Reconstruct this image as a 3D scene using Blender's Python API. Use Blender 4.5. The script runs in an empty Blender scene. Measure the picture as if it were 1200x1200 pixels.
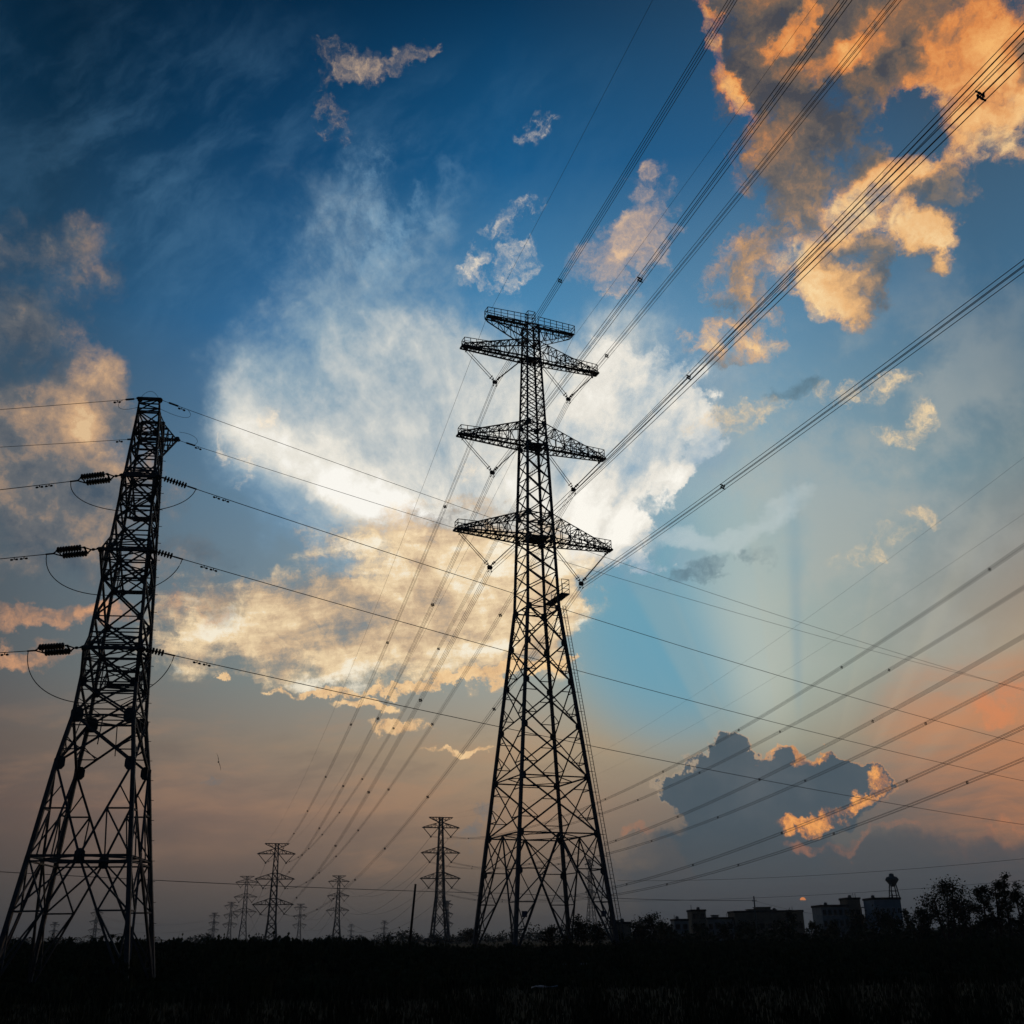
import bpy, bmesh, math, random
from mathutils import Vector, Matrix
random.seed(11)
C = bpy.context.scene.collection
S = bpy.context.scene
R = math.radians

# ------------------------------------------------------------------ camera
EYE = Vector((0.0, 0.0, 2.0))
F = 1220.0                      # focal length in photo pixels (photo 1200 px wide)
PITCH = math.atan(500.03 / F)
ROLL = -0.0133
FWD = Vector((0, math.cos(PITCH), math.sin(PITCH)))
RGT = Vector((1, 0, 0))
UPV = RGT.cross(FWD)
cr, sr = math.cos(ROLL), math.sin(ROLL)


def direction(px, py):
    """unit world direction of a photo pixel"""
    dx, dy = px - 600.0, py - 600.0
    x = dx * cr + dy * sr
    y = -dx * sr + dy * cr
    return (FWD * F + RGT * x - UPV * y).normalized()


def at(px, py, Y):
    """the point at ground distance Y seen at a photo pixel"""
    d = direction(px, py)
    return EYE + d * (Y / d.y)


def on_ground(px, Y, z=0.0):
    """ground point below pixel column px (on the horizon row) at distance Y"""
    d = direction(px, 1100)
    return Vector((d.x / d.y * Y, Y, z))


cam_data = bpy.data.cameras.new("camera")
cam_data.sensor_width = 36.0
cam_data.lens = 36.0 * F / 1200.0
cam_data.clip_start = 0.05
cam_data.clip_end = 30000.0
cam = bpy.data.objects.new("camera", cam_data)
C.objects.link(cam)
cx_axis = RGT * cr + UPV * sr        # image right in the world
cy_axis = UPV * cr - RGT * sr
cam.matrix_world = Matrix((
    (cx_axis.x, cy_axis.x, -FWD.x, EYE.x),
    (cx_axis.y, cy_axis.y, -FWD.y, EYE.y),
    (cx_axis.z, cy_axis.z, -FWD.z, EYE.z),
    (0, 0, 0, 1)))
S.camera = cam
S.render.resolution_x = S.render.resolution_y = 1024

S.view_settings.view_transform = 'Standard'
S.view_settings.look = 'None'
S.view_settings.exposure = 0.0
S.view_settings.gamma = 1.0
S.view_settings.use_curve_mapping = False
S.render.film_transparent = False
S.cycles.max_bounces = 5
S.cycles.diffuse_bounces = 2

# ------------------------------------------------------------------ sky
SUN = direction(941, 1054)
SUN_EL = math.asin(SUN.z)
SUN_AZ = math.atan2(SUN.x, SUN.y)
world = bpy.data.worlds.new("World")
S.world = world
world.use_nodes = True
nt = world.node_tree
nt.nodes.clear()


def lin(c):
    out = []
    for v in c:
        v = v / 255.0
        out.append(v / 12.92 if v <= 0.04045 else ((v + 0.055) / 1.055) ** 2.4)
    return out


def new(kind, **kw):
    n = nt.nodes.new(kind)
    for k, v in kw.items():
        setattr(n, k, v)
    return n


def put(sock, v):
    if isinstance(v, bpy.types.NodeSocket):
        nt.links.new(v, sock)
    elif v is not None:
        sock.default_value = v


def M(op, a, b=None, c=None, clamp=False):
    n = new('ShaderNodeMath', operation=op)
    n.use_clamp = clamp
    for s, v in zip(n.inputs, (a, b, c)):
        put(s, v)
    return n.outputs[0]


def VM(op, a, b=None, out=0):
    n = new('ShaderNodeVectorMath', operation=op)
    put(n.inputs[0], a)
    if b is not None:
        put(n.inputs[3] if op == 'SCALE' else n.inputs[1], b)
    return n.outputs[out]


def SM(v, a, b, lo=0.0, hi=1.0, kind='SMOOTHSTEP'):
    n = new('ShaderNodeMapRange', interpolation_type=kind)
    n.clamp = True
    put(n.inputs[0], v)
    put(n.inputs[1], a); put(n.inputs[2], b); put(n.inputs[3], lo); put(n.inputs[4], hi)
    return n.outputs[0]


def MIX(f, a, b, mode='MIX'):
    n = new('ShaderNodeMix', data_type='RGBA', blend_type=mode)
    n.clamp_factor = True
    put(n.inputs[0], f)
    for i, v in ((6, a), (7, b)):
        put(n.inputs[i], v if isinstance(v, bpy.types.NodeSocket) else (*lin(v), 1.0))
    return n.outputs[2]


def RAMP(v, stops, interp='LINEAR'):
    n = new('ShaderNodeValToRGB')
    cr_ = n.color_ramp
    cr_.interpolation = interp
    while len(cr_.elements) < len(stops):
        cr_.elements.new(0.5)
    for e, (p, c) in zip(cr_.elements, stops):
        e.position = p
        e.color = (*lin(c), 1.0)
    put(n.inputs[0], v)
    return n.outputs[0]


tc = new('ShaderNodeTexCoord')
DIR = VM('NORMALIZE', tc.outputs['Generated'])
sep = new('ShaderNodeSeparateXYZ')
put(sep.inputs[0], DIR)
AZ = M('ARCTAN2', sep.outputs[0], sep.outputs[1])
EL = M('ARCSINE', sep.outputs[2])


def NOISE(vec, scale, detail=6.0, rough=0.55, dist=0.0, lac=2.0, off=0.0, color=False):
    n = new('ShaderNodeTexNoise')
    n.noise_dimensions = '4D' if off else '3D'
    put(n.inputs['Vector'], vec)
    if off:
        put(n.inputs['W'], off)
    n.inputs['Scale'].default_value = scale
    n.inputs['Detail'].default_value = detail
    n.inputs['Roughness'].default_value = rough
    n.inputs['Lacunarity'].default_value = lac
    n.inputs['Distortion'].default_value = dist
    return n.outputs[1 if color else 0]


def tangent(px, py, rot):
    d = direction(px, py)
    e = direction(px + 2 * math.cos(rot), py + 2 * math.sin(rot))
    t = (e - d)
    t = (t - d * t.dot(d)).normalized()
    n = d.cross(t).normalized()
    if n.dot(direction(px, py + 2) - d) * math.cos(rot) < 0:
        n = -n
    return d, t, n


def AXES(px, py, rx, ry, rot=0.0, vec=None):
    """a direction in a cloud's own frame: x, y in units of its radii (pixels of the photo)"""
    d, t, n = tangent(px, py, R(rot))
    k = FWD.dot(d) / F
    v = vec if vec is not None else DIR
    return (VM('DOT_PRODUCT', v, t / (rx * k), out=1), VM('DOT_PRODUCT', v, n / (ry * k), out=1))


def LOCAL(px, py, rx, ry, rot=0.0, vec=None):
    x, y = AXES(px, py, rx, ry, rot, vec)
    n = new('ShaderNodeCombineXYZ')
    put(n.inputs[0], x); put(n.inputs[1], y)
    return n.outputs[0]


def RADIUS2(px, py, rx, ry, rot=0.0, vec=None):
    x, y = AXES(px, py, rx, ry, rot, vec)
    return M('MULTIPLY_ADD', y, y, M('MULTIPLY', x, x))


def BLOB(px, py, rx, ry, rot=0.0, w=1.0, vec=None):
    return SM(RADIUS2(px, py, rx, ry, rot, vec), 1.0, 0.0, 0.0, w)


def FIELD(blobs, mode='ADD', vec=None):
    out = None
    for b in blobs:
        f = BLOB(*b, vec=vec)
        out = f if out is None else M(mode, out, f)
    return out


def WARP(amount, scale, off=0.0, detail=4.0, rough=0.55, src=None):
    src = src or DIR
    c = NOISE(src, scale, detail, rough, off=off, color=True)
    sc_ = new('ShaderNodeSeparateColor'); put(sc_.inputs[0], c)
    cb = new('ShaderNodeCombineXYZ')
    for i in range(3):
        put(cb.inputs[i], M('MULTIPLY', M('SUBTRACT', sc_.outputs[i], 0.5), amount))
    return VM('ADD', src, cb.outputs[0])
# clear sky: five columns of colour by elevation, mixed by azimuth, over the physical sky
ELN = M('MULTIPLY', EL, 1 / R(54.0), clamp=True)


def rows(*cs):
    els = (0.0, 2.2, 6.3, 9.5, 13.0, 22.3, 31.6, 40.5, 48.5)
    return RAMP(ELN, [(e / 54.0, c) for e, c in zip(els, cs)])


cols = (
    (-28.5, rows((62, 64, 66), (74, 71, 70), (93, 81, 77), (96, 87, 83), (86, 91, 95), (70, 90, 104), (38, 74, 102), (8, 44, 70), (1, 24, 44))),
    (-15.0, rows((76, 76, 76), (93, 85, 81), (133, 110, 97), (138, 124, 110), (124, 132, 130), (100, 130, 152), (50, 106, 152), (15, 66, 106), (3, 38, 66))),
    (0.0, rows((74, 77, 79), (98, 91, 85), (156, 130, 107), (172, 151, 124), (156, 161, 154), (146, 172, 184), (82, 144, 186), (24, 90, 138), (7, 52, 86))),
    (14.9, rows((54, 69, 80), (66, 82, 91), (104, 108, 108), (150, 150, 134), (146, 170, 166), (134, 170, 186), (98, 142, 172), (40, 92, 134), (32, 64, 92))),
    (28.5, rows((60, 68, 74), (82, 82, 82), (124, 103, 90), (176, 128, 96), (170, 144, 118), (112, 134, 142), (66, 106, 136), (56, 82, 106), (48, 62, 80))),
)
base = cols[0][1]
for (a0, _), (a1, c1) in zip(cols[:-1], cols[1:]):
    base = MIX(SM(AZ, R(a0), R(a1), kind='LINEAR'), base, c1)

# ---- shared turbulence: the directions clouds are looked up in, and their noises
W1 = WARP(0.17, 7.0, 1.7, detail=8.0, rough=0.60)
W2 = WARP(0.085, 22.0, 8.1, detail=7.0, rough=0.62)
W3 = WARP(0.05, 6.0, 3.9, detail=3.0)
n_fine = NOISE(W2, 26.0, 8, 0.62)
n_mid = NOISE(W3, 12.0, 9, 0.62)
n_mid2 = NOISE(W3, 15.0, 9, 0.60, off=5.0)
n_puff = NOISE(W2, 48.0, 7, 0.66)
n_low = NOISE(LOCAL(600, 900, 600, 150, -4, vec=W3), 3.8, 9, 0.62)
n_streak = NOISE(LOCAL(500, 500, 420, 190, -40, vec=WARP(0.09, 7.0, 5.1, detail=6)), 3.4, 9, 0.64)

FX, FY = AXES(610, 800, 100, 100, 0, vec=WARP(0.05, 9.0, 6.6, detail=5))
FA = M('ARCTAN2', FX, M('MULTIPLY', FY, -1.0))
FR = M('SQRT', M('MULTIPLY_ADD', FX, FX, M('MULTIPLY', FY, FY)))
fv = new('ShaderNodeCombineXYZ'); put(fv.inputs[0], M('MULTIPLY', FA, 3.2)); put(fv.inputs[1], M('MULTIPLY', FR, 0.42))
n_fan = NOISE(fv.outputs[0], 1.7, 9, 0.62)


def C0(v, k=1.0):
    return M('MULTIPLY', M('SUBTRACT', v, 0.5), k)


def DENS(field, noise, lo, hi):
    return M('MULTIPLY', SM(M('ADD', field, noise), lo, hi), SM(field, 0.0, 0.22))


def SUM(*a):
    out = a[0]
    for b in a[1:]:
        out = M('ADD', out, b)
    return out


# ---- broad thin veils
veil = M('MULTIPLY', SM(n_streak, 0.40, 0.72), FIELD([(330, 260, 380, 270, 30, 0.8), (60, 240, 200, 220, 0, 0.3), (620, 180, 200, 160, 0, 0.3)], vec=W1), clamp=True)
sky = MIX(M('MULTIPLY', veil, 0.30), base, (92, 136, 170))
veil2 = M('MULTIPLY', SM(n_mid, 0.40, 0.66), FIELD([(960, 560, 330, 200, 0, 1.0), (1120, 420, 180, 160, 0, 0.5), (980, 720, 260, 120, 0, 0.7)], vec=W1), clamp=True)
sky = MIX(M('MULTIPLY', veil2, 0.46), sky, (176, 178, 172))

# ---- sunbeams fanning out from the sun
SX, SY = AXES(941, 1054, 100, 100, 0)
ANG = M('ARCTAN2', SX, M('MULTIPLY', SY, -1.0))   # 0 = straight up, + = right
RAD = M('SQRT', M('MULTIPLY_ADD', SX, SX, M('MULTIPLY', SY, SY)))
nb = new('ShaderNodeTexNoise'); nb.noise_dimensions = '1D'
put(nb.inputs['W'], M('ADD', ANG, 3.1)); nb.inputs['Scale'].default_value = 5.0; nb.inputs['Detail'].default_value = 3.0


def beam(a, w):
    return SM(M('ABSOLUTE', M('SUBTRACT', ANG, R(a))), R(w), 0.0, 0.0, 1.0)


reach = M('MULTIPLY', SM(RAD, 1.4, 2.6), SM(RAD, 6.6, 3.2))
gap = FIELD([(780, 730, 150, 180, -16, 1.1), (840, 640, 120, 80, 0, 0.5)])
sky = MIX(M('MULTIPLY', gap, 0.86, clamp=True), sky, (104, 160, 182))
b1 = M('MULTIPLY', M('MULTIPLY', beam(-6.0, 18.0), SM(ANG, R(-22), R(-17.5))), reach)
sky = MIX(M('MULTIPLY', b1, 0.70), sky, (190, 196, 184))
sky = MIX(M('MULTIPLY', M('MULTIPLY', beam(11.0, 13.0), reach), 0.30), sky, (182, 182, 166))
b3 = M('MULTIPLY', beam(4.0, 2.2), M('MULTIPLY', SM(RAD, 1.9, 2.7), SM(RAD, 6.0, 3.4)))
sky = MIX(M('MULTIPLY', b3, 0.30), sky, (110, 150, 170))
fan = M('MULTIPLY', SM(nb.outputs[0], 0.45, 0.7), M('MULTIPLY', M('MULTIPLY', reach, SM(ANG, R(-34), R(-22))), SM(ANG, R(70), R(30))))
sky = MIX(M('MULTIPLY', fan, 0.15), sky, (196, 186, 160))

# ---- low dusk bands near the horizon
band = M('MULTIPLY', SM(n_low, 0.46, 0.66), FIELD([(330, 900, 520, 120, 0, 0.9), (560, 960, 260, 80, 0, 0.6)], vec=W1), clamp=True)
sky = MIX(M('MULTIPLY', band, 0.30), sky, (182, 140, 108))
band2 = M('MULTIPLY', SM(n_low, 0.50, 0.36), FIELD([(300, 930, 560, 100, 0, 0.9)], vec=W1), clamp=True)
sky = MIX(M('MULTIPLY', band2, 0.26), sky, (92, 86, 84))

# ---- A: the great white veil behind the tower
fA = FIELD([(470, 490, 240, 190, 20, 0.85), (440, 290, 190, 150, 50, 0.26), (640, 520, 240, 190, 0, 0.75),
            (560, 620, 330, 100, 8, 0.7), (360, 560, 160, 120, 25, 0.55), (350, 450, 130, 140, 0, 0.38), (760, 450, 150, 120, -30, 0.55)], vec=W1)
wis = M('MULTIPLY', SM(SUM(n_fan, C0(n_puff, 0.5)), 0.44, 0.74), FIELD([(430, 250, 120, 110, 40, 0.9), (480, 220, 90, 70, 0, 0.4), (400, 330, 150, 90, 20, 0.5)], vec=W1), clamp=True)
sky = MIX(M('MULTIPLY', wis, 0.55), sky, (128, 170, 200))
dA = DENS(fA, SUM(C0(n_fan, 1.25), C0(n_streak, 0.5), C0(n_mid, 0.7), C0(n_fine, 0.3)), -0.05, 1.12)
lA = SUM(FIELD([(395, 562, 190, 46, 24, 0.34), (440, 590, 110, 40, 20, 0.22), (540, 450, 230, 130, 0, 0.16), (690, 500, 150, 150, -30, 0.30), (620, 620, 230, 90, 0, 0.38)], vec=W1),
         C0(n_fan, 1.2), C0(n_streak, 0.5), C0(n_mid, 0.9), C0(n_fine, 0.4), M('MULTIPLY', fA, 0.24), 0.01)
colA = RAMP(lA, [(0.0, (112, 148, 176)), (0.28, (150, 172, 186)), (0.52, (192, 199, 200)), (0.80, (234, 230, 219)), (1.0, (253, 250, 242))])
sky = MIX(dA, sky, colA)

# ---- A2: its crisp bright right edge
fA2 = FIELD([(735, 510, 120, 140, 0, 1.0), (800, 556, 76, 30, -38, 0.9), (705, 600, 80, 90, 0, 0.9), (742, 655, 60, 20, 8, 0.8), (805, 500, 46, 70, 0, 0.7)], mode='MAXIMUM', vec=W2)
dA2 = DENS(fA2, SUM(C0(n_fine, 1.2), C0(n_mid, 1.6), C0(n_puff, 0.5)), 0.20, 0.62)
lA2 = SUM(FIELD([(775, 580, 110, 34, -38, 0.45), (690, 610, 90, 100, 0, 0.40), (720, 470, 120, 90, 0, 0.10)], vec=W1), C0(n_fan, 1.7), C0(n_mid, 1.0), C0(n_fine, 1.0), 0.36)
colA2 = RAMP(lA2, [(0.0, (150, 176, 194)), (0.30, (190, 200, 204)), (0.60, (232, 228, 218)), (0.95, (255, 251, 241))])
sky = MIX(dA2, sky, colA2)

# ---- B: the warm cream bank below it
fB = FIELD([(410, 735, 270, 84, -3, 0.9), (285, 725, 130, 66, 0, 0.45), (545, 710, 175, 118, 0, 1.0), (645, 715, 58, 100, 0, 1.0), (530, 650, 230, 80, 6, 0.75)], mode='MAXIMUM', vec=W2)
dB = DENS(fB, SUM(C0(n_low, 1.5), C0(n_puff, 1.2), C0(n_mid2, 1.6)), 0.08, 0.80)
lB = SUM(FIELD([(630, 720, 110, 110, 0, 0.32), (520, 650, 220, 50, 0, 0.30), (440, 775, 200, 36, -5, 0.28), (300, 740, 90, 50, 0, 0.1)], vec=W1), C0(n_low, 2.0), C0(n_mid, 2.0), C0(n_puff, 1.0), 0.44)
colB = RAMP(lB, [(0.0, (138, 136, 134)), (0.22, (176, 158, 138)), (0.45, (212, 182, 146)), (0.76, (246, 218, 174)), (1.0, (255, 243, 218))])
sky = MIX(M('MULTIPLY', dB, 0.93), sky, colB)
fB2 = FIELD([(520, 797, 120, 13, -7, 1.0), (610, 783, 100, 16, -8, 1.0), (370, 808, 80, 9, 4, 0.8), (430, 830, 56, 13, 10, 0.9), (462, 856, 54, 11, -4, 0.9), (540, 880, 70, 7, 0, 0.7), (256, 800, 16, 7, 10, 0.9), (445, 812, 40, 8, 0, 0.8)], mode='MAXIMUM', vec=W2)
dB2 = DENS(fB2, SUM(C0(n_puff, 2.0), C0(n_low, 1.5)), 0.30, 0.80)
sky = MIX(dB2, sky, RAMP(SUM(n_puff, EL), [(0.45, (206, 160, 116)), (0.90, (252, 216, 164))]))

# ---- C: left bank behind the tension tower
fC = FIELD([(55, 530, 120, 120, 40, 0.85), (115, 460, 60, 80, 40, 0.75), (60, 340, 120, 100, 30, 0.55), (40, 600, 140, 90, 0, 0.5), (20, 440, 90, 120, 0, 0.4), (150, 620, 160, 90, 0, 0.35), (200, 690, 140, 50, 0, 0.4)], vec=W1)
dC = DENS(fC, SUM(C0(n_mid, 2.0), C0(n_fine, 0.8)), 0.15, 0.95)
lC = SUM(FIELD([(85, 510, 90, 46, 65, 0.34), (50, 590, 110, 50, 40, 0.22), (150, 440, 40, 60, 20, 0.2), (210, 700, 90, 30, 0, 0.30)], vec=W1), C0(n_mid2, 2.2), C0(n_fine, 1.1), 0.24)
colC = RAMP(lC, [(0.0, (70, 82, 96)), (0.32, (110, 110, 112)), (0.6, (176, 146, 120)), (0.85, (226, 180, 132)), (1.0, (244, 204, 152))])
sky = MIX(M('MULTIPLY', dC, 0.80), sky, colC)
fC2 = FIELD([(60, 722, 160, 24, -4, 0.95), (30, 770, 80, 22, 0, 0.85), (210, 715, 60, 30, 0, 0.7), (95, 770, 70, 8, 0, 0.5)], mode='MAXIMUM', vec=W2)
dC2 = DENS(fC2, SUM(C0(n_fine, 2.2), C0(n_puff, 1.0), C0(n_low, 1.2)), 0.25, 1.4)
sky = MIX(M('MULTIPLY', dC2, 0.8), sky, RAMP(n_fine, [(0.35, (146, 114, 96)), (0.62, (226, 164, 118))]))

# ---- D: the burning cloud at the upper right
fD = FIELD([(925, 60, 120, 170, -28, 1.0), (1020, 60, 180, 160, 0, 1.0), (960, 190, 120, 150, -28, 1.0), (985, 310, 74, 90, 0, 0.95),
            (1150, 80, 140, 130, 0, 1.0), (1080, 190, 150, 90, -30, 0.75), (1075, 268, 58, 42, -10, 0.9), (1175, 150, 70, 70, 0, 0.9),
            (900, 300, 120, 70, -20, 0.55), (860, 400, 100, 46, -10, 0.5), (860, 330, 80, 46, 0, 0.5)], mode='MAXIMUM', vec=W2)
fD = M('SUBTRACT', fD, FIELD([(1070, 140, 74, 48, -30, 0.55), (1040, 300, 40, 60, 0, 0.3), (915, 20, 30, 50, 20, 0.25)], vec=W2))
dD = DENS(fD, SUM(C0(n_mid, 2.4), C0(n_fine, 1.5), C0(n_puff, 0.9)), 0.22, 0.95)
glow = FIELD([(1015, 235, 150, 40, -42, 0.62), (930, 310, 80, 36, -40, 0.45), (970, 345, 60, 56, 0, 0.66), (842, 50, 16, 70, -20, 0.70), (866, 110, 18, 60, -28, 0.70), (935, 20, 22, 60, 35, 0.60),
              (990, 65, 80, 28, -15, 0.50), (1140, 70, 110, 70, -30, 0.55), (1170, 150, 90, 56, 0, 0.62), (1075, 268, 56, 34, 0, 0.62), (860, 400, 110, 40, 0, 0.52), (850, 320, 90, 40, 0, 0.40), (1060, 30, 60, 40, 0, 0.25)], mode='MAXIMUM', vec=W2)
lD = SUM(glow, C0(n_mid2, 1.6), C0(n_fine, 1.2), 0.19)
hotD = RAMP(lD, [(0.0, (72, 72, 78)), (0.20, (102, 91, 84)), (0.38, (140, 106, 82)), (0.62, (224, 140, 76)), (0.95, (250, 184, 108))])
paleD = RAMP(lD, [(0.0, (92, 100, 108)), (0.22, (130, 119, 110)), (0.42, (182, 146, 112)), (0.68, (240, 186, 124)), (1.0, (255, 220, 164))])
colD = MIX(SM(EL, R(43), R(33)), hotD, paleD)
sky = MIX(M('MULTIPLY', dD, 0.95), sky, colD)

# ---- small high clouds
fE = FIELD([(415, 70, 56, 28, 4, 1.0), (465, 72, 50, 14, -12, 0.9), (385, 110, 30, 50, 10, 0.5), (395, 140, 26, 40, 0, 0.4)], mode='MAXIMUM', vec=W2)
dE = DENS(fE, SUM(C0(n_puff, 3.2), C0(n_fine, 2.2), C0(n_mid, 1.5)), 0.16, 2.0)
sky = MIX(M('MULTIPLY', dE, 0.62), sky, RAMP(n_puff, [(0.35, (116, 116, 122)), (0.65, (226, 192, 154))]))
fE2 = FIELD([(608, 312, 34, 42, 20, 0.95), (562, 312, 46, 18, -50, 0.95), (600, 262, 60, 30, -35, 0.6), (585, 330, 50, 14, 0, 0.4), (320, 490, 20, 20, 0, 0.8), (275, 545, 20, 40, -10, 0.6), (560, 560, 50, 26, -20, 0.5), (410, 640, 20, 30, 0, 0.6), (632, 140, 34, 34, 0, 0.35)], mode='MAXIMUM', vec=W2)
dE2 = DENS(fE2, SUM(C0(n_puff, 3.0), C0(n_fine, 2.2), C0(n_mid, 1.8)), 0.24, 1.9)
sky = MIX(M('MULTIPLY', dE2, 0.85), sky, RAMP(n_puff, [(0.35, (196, 194, 190)), (0.60, (255, 236, 208))]))
fE3 = FIELD([(742, 290, 84, 52, -30, 1.15), (768, 200, 26, 30, 0, 0.4), (725, 330, 36, 22, 0, 0.5), (760, 250, 50, 50, 0, 0.5)], mode='MAXIMUM', vec=W2)
dE3 = DENS(fE3, SUM(C0(n_fine, 2.4), C0(n_puff, 1.0), C0(n_mid, 1.5)), 0.14, 1.5)
sky = MIX(M('MULTIPLY', dE3, 0.82), sky, RAMP(n_fine, [(0.35, (176, 154, 144)), (0.65, (246, 202, 154))]))
fE4 = FIELD([(1062, 505, 50, 22, -10, 0.85), (1085, 490, 22, 28, 0, 0.75), (1000, 460, 76, 22, -16, 0.9), (860, 490, 86, 22, -12, 0.85), (930, 475, 70, 14, -12, 0.5), (1075, 610, 34, 14, 15, 0.7), (1020, 640, 70, 26, -15, 0.3)], mode='MAXIMUM', vec=W2)
dE4 = DENS(fE4, SUM(C0(n_puff, 3.0), C0(n_fine, 2.0), C0(n_mid, 1.2)), 0.24, 1.7)
sky = MIX(M('MULTIPLY', dE4, 0.85), sky, RAMP(n_puff, [(0.35, (200, 178, 152)), (0.65, (252, 220, 170))]))
fE5 = FIELD([(850, 612, 110, 22, -12, 0.8), (900, 590, 70, 20, -20, 0.6)], mode='MAXIMUM', vec=W1)
sky = MIX(M('MULTIPLY', DENS(fE5, C0(n_streak, 1.5), 0.1, 1.0), 0.5), sky, (204, 214, 214))
fE6 = FIELD([(832, 660, 34, 15, -8, 0.9), (812, 674, 54, 13, -4, 0.8), (890, 655, 40, 18, 0, 0.8), (928, 465, 50, 18, -8, 0.8), (250, 912, 30, 7, -6, 0.6), (565, 972, 70, 18, -22, 0.5)], mode='MAXIMUM', vec=W2)
sky = MIX(M('MULTIPLY', DENS(fE6, SUM(C0(n_fine, 1.6), C0(n_puff, 1.2)), 0.22, 1.1), 0.7), sky, (84, 110, 124))

# ---- glow of the western horizon on the right
fW = FIELD([(1190, 860, 240, 120, -20, 0.9), (1180, 980, 200, 50, 0, 0.3)], vec=W1)
sky = MIX(M('MULTIPLY', M('MULTIPLY', fW, M('ADD', SM(n_low, 0.36, 0.62), 0.3)), 0.48, clamp=True), sky, (208, 136, 90))
fW2 = FIELD([(1180, 825, 60, 36, -20, 0.8), (1160, 985, 130, 24, -8, 0.35)], mode='MAXIMUM', vec=W2)
sky = MIX(M('MULTIPLY', DENS(fW2, SUM(C0(n_fine, 1.8), C0(n_puff, 1.0)), 0.3, 1.0), 0.55), sky, (224, 136, 88))

# ---- G: the dark cumulus in front of the sun, its rim lit
gA = [(840, 925, 100, 60, 0, 1.0), (842, 898, 40, 34, 0, 0.9), (960, 925, 100, 54, 0, 1.0), (885, 985, 130, 80, 0, 1.0), (1005, 912, 44, 38, 0, 0.9), (795, 922, 44, 38, 0, 0.85)]
fG = FIELD(gA, mode='MAXIMUM', vec=W2)
eG = M('MULTIPLY', SUM(fG, C0(n_fine, 0.6), C0(n_puff, 0.8)), SM(fG, 0.0, 0.15))
dG = SM(eG, 0.34, 0.56)
bank = DENS(FIELD([(1000, 1045, 420, 80, 2, 1.1), (850, 1010, 150, 70, 0, 0.9)], mode='MAXIMUM', vec=W2), SUM(C0(n_low, 1.6), C0(n_puff, 0.5), C0(n_fine, 0.8)), 0.10, 0.85)
sky = MIX(M('MULTIPLY', bank, 0.80), sky, RAMP(EL, [(0.0, (56, 70, 80)), (0.12, (80, 89, 96))]))
rim = M('MULTIPLY', SM(eG, 0.54, 0.42), SM(EL, R(5.6), R(7.0)))
bodyG = MIX(SM(n_mid, 0.35, 0.65), (68, 87, 99), (84, 97, 106))
bodyG = MIX(SM(EL, R(7.0), R(3.0)), bodyG, (62, 81, 92))
rimc = MIX(SM(AZ, R(8), R(15)), (214, 186, 154), (246, 166, 98))
sky = MIX(M('MULTIPLY', M('MULTIPLY', dG, 0.97), SM(EL, R(1.0), R(5.5))), sky, MIX(M('MULTIPLY', rim, 0.75), bodyG, rimc))
fG2 = FIELD([(985, 944, 74, 17, -20, 0.95), (940, 964, 44, 20, -15, 0.95), (1024, 916, 15, 36, 0, 0.8), (930, 890, 70, 7, -6, 0.6)], mode='MAXIMUM', vec=W2)
dG2 = DENS(fG2, SUM(C0(n_puff, 3.0), C0(n_fine, 1.8)), 0.38, 1.25)
sky = MIX(M('MULTIPLY', dG2, 0.95), sky, RAMP(n_puff, [(0.35, (206, 122, 74)), (0.65, (255, 176, 98))]))
fG3 = FIELD([(1010, 985, 130, 14, -10, 0.6), (750, 968, 50, 9, 0, 0.6)], mode='MAXIMUM', vec=W2)
sky = MIX(M('MULTIPLY', DENS(fG3, SUM(C0(n_fine, 1.8), C0(n_puff, 1.0)), 0.3, 0.9), 0.5), sky, (188, 124, 92))

# ---- the sliver of sun showing in a gap of the cloud bank
dx_, dy_ = AXES(941, 1055, 3.6, 3.6, 0)
disc = M('MULTIPLY', SM(M('MULTIPLY_ADD', dx_, dx_, M('MULTIPLY', dy_, dy_)), 1.05, 0.7), SM(dy_, 0.1, -0.2))
sky = MIX(disc, sky, (226, 140, 84))

# ---- the darker eastern sky behind the photographer
side = SM(M('ABSOLUTE', AZ), R(38), R(95))
sky = MIX(side, sky, RAMP(ELN, [(0.0, (36, 40, 46)), (0.4, (22, 36, 52)), (1.0, (4, 20, 38))]))
zen = SM(EL, R(52), R(75))
sky = MIX(zen, sky, (5, 24, 44))

phys = new('ShaderNodeTexSky', sky_type='NISHITA')
phys.sun_disc = False
phys.sun_elevation = SUN_EL
phys.sun_rotation = SUN_AZ
phys.altitude = 30.0
phys.dust_density = 2.0
physc = MIX(1.0, phys.outputs[0], (20, 20, 20), mode='MULTIPLY')
ten = new('ShaderNodeRGB'); ten.outputs[0].default_value = (10.0, 10.0, 10.0, 1.0)
total = MIX(1.0, MIX(1.0, sky, ten.outputs[0], mode='MULTIPLY'), physc, mode='ADD')
bg = new('ShaderNodeBackground')
bg.inputs['Strength'].default_value = 0.1
put(bg.inputs['Color'], total)
wo = new('ShaderNodeOutputWorld')
put(wo.inputs['Surface'], bg.outputs[0])
world.cycles.sampling_method = 'MANUAL'
world.cycles.sample_map_resolution = 256

sun_data = bpy.data.lights.new("sun", 'SUN')
sun_data.energy = 0.08
sun_data.angle = R(0.5)
sun_data.color = (1.0, 0.62, 0.34)
sun = bpy.data.objects.new("sun", sun_data)
C.objects.link(sun)
sun.rotation_euler = (-SUN).to_track_quat('-Z', 'Y').to_euler()

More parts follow.
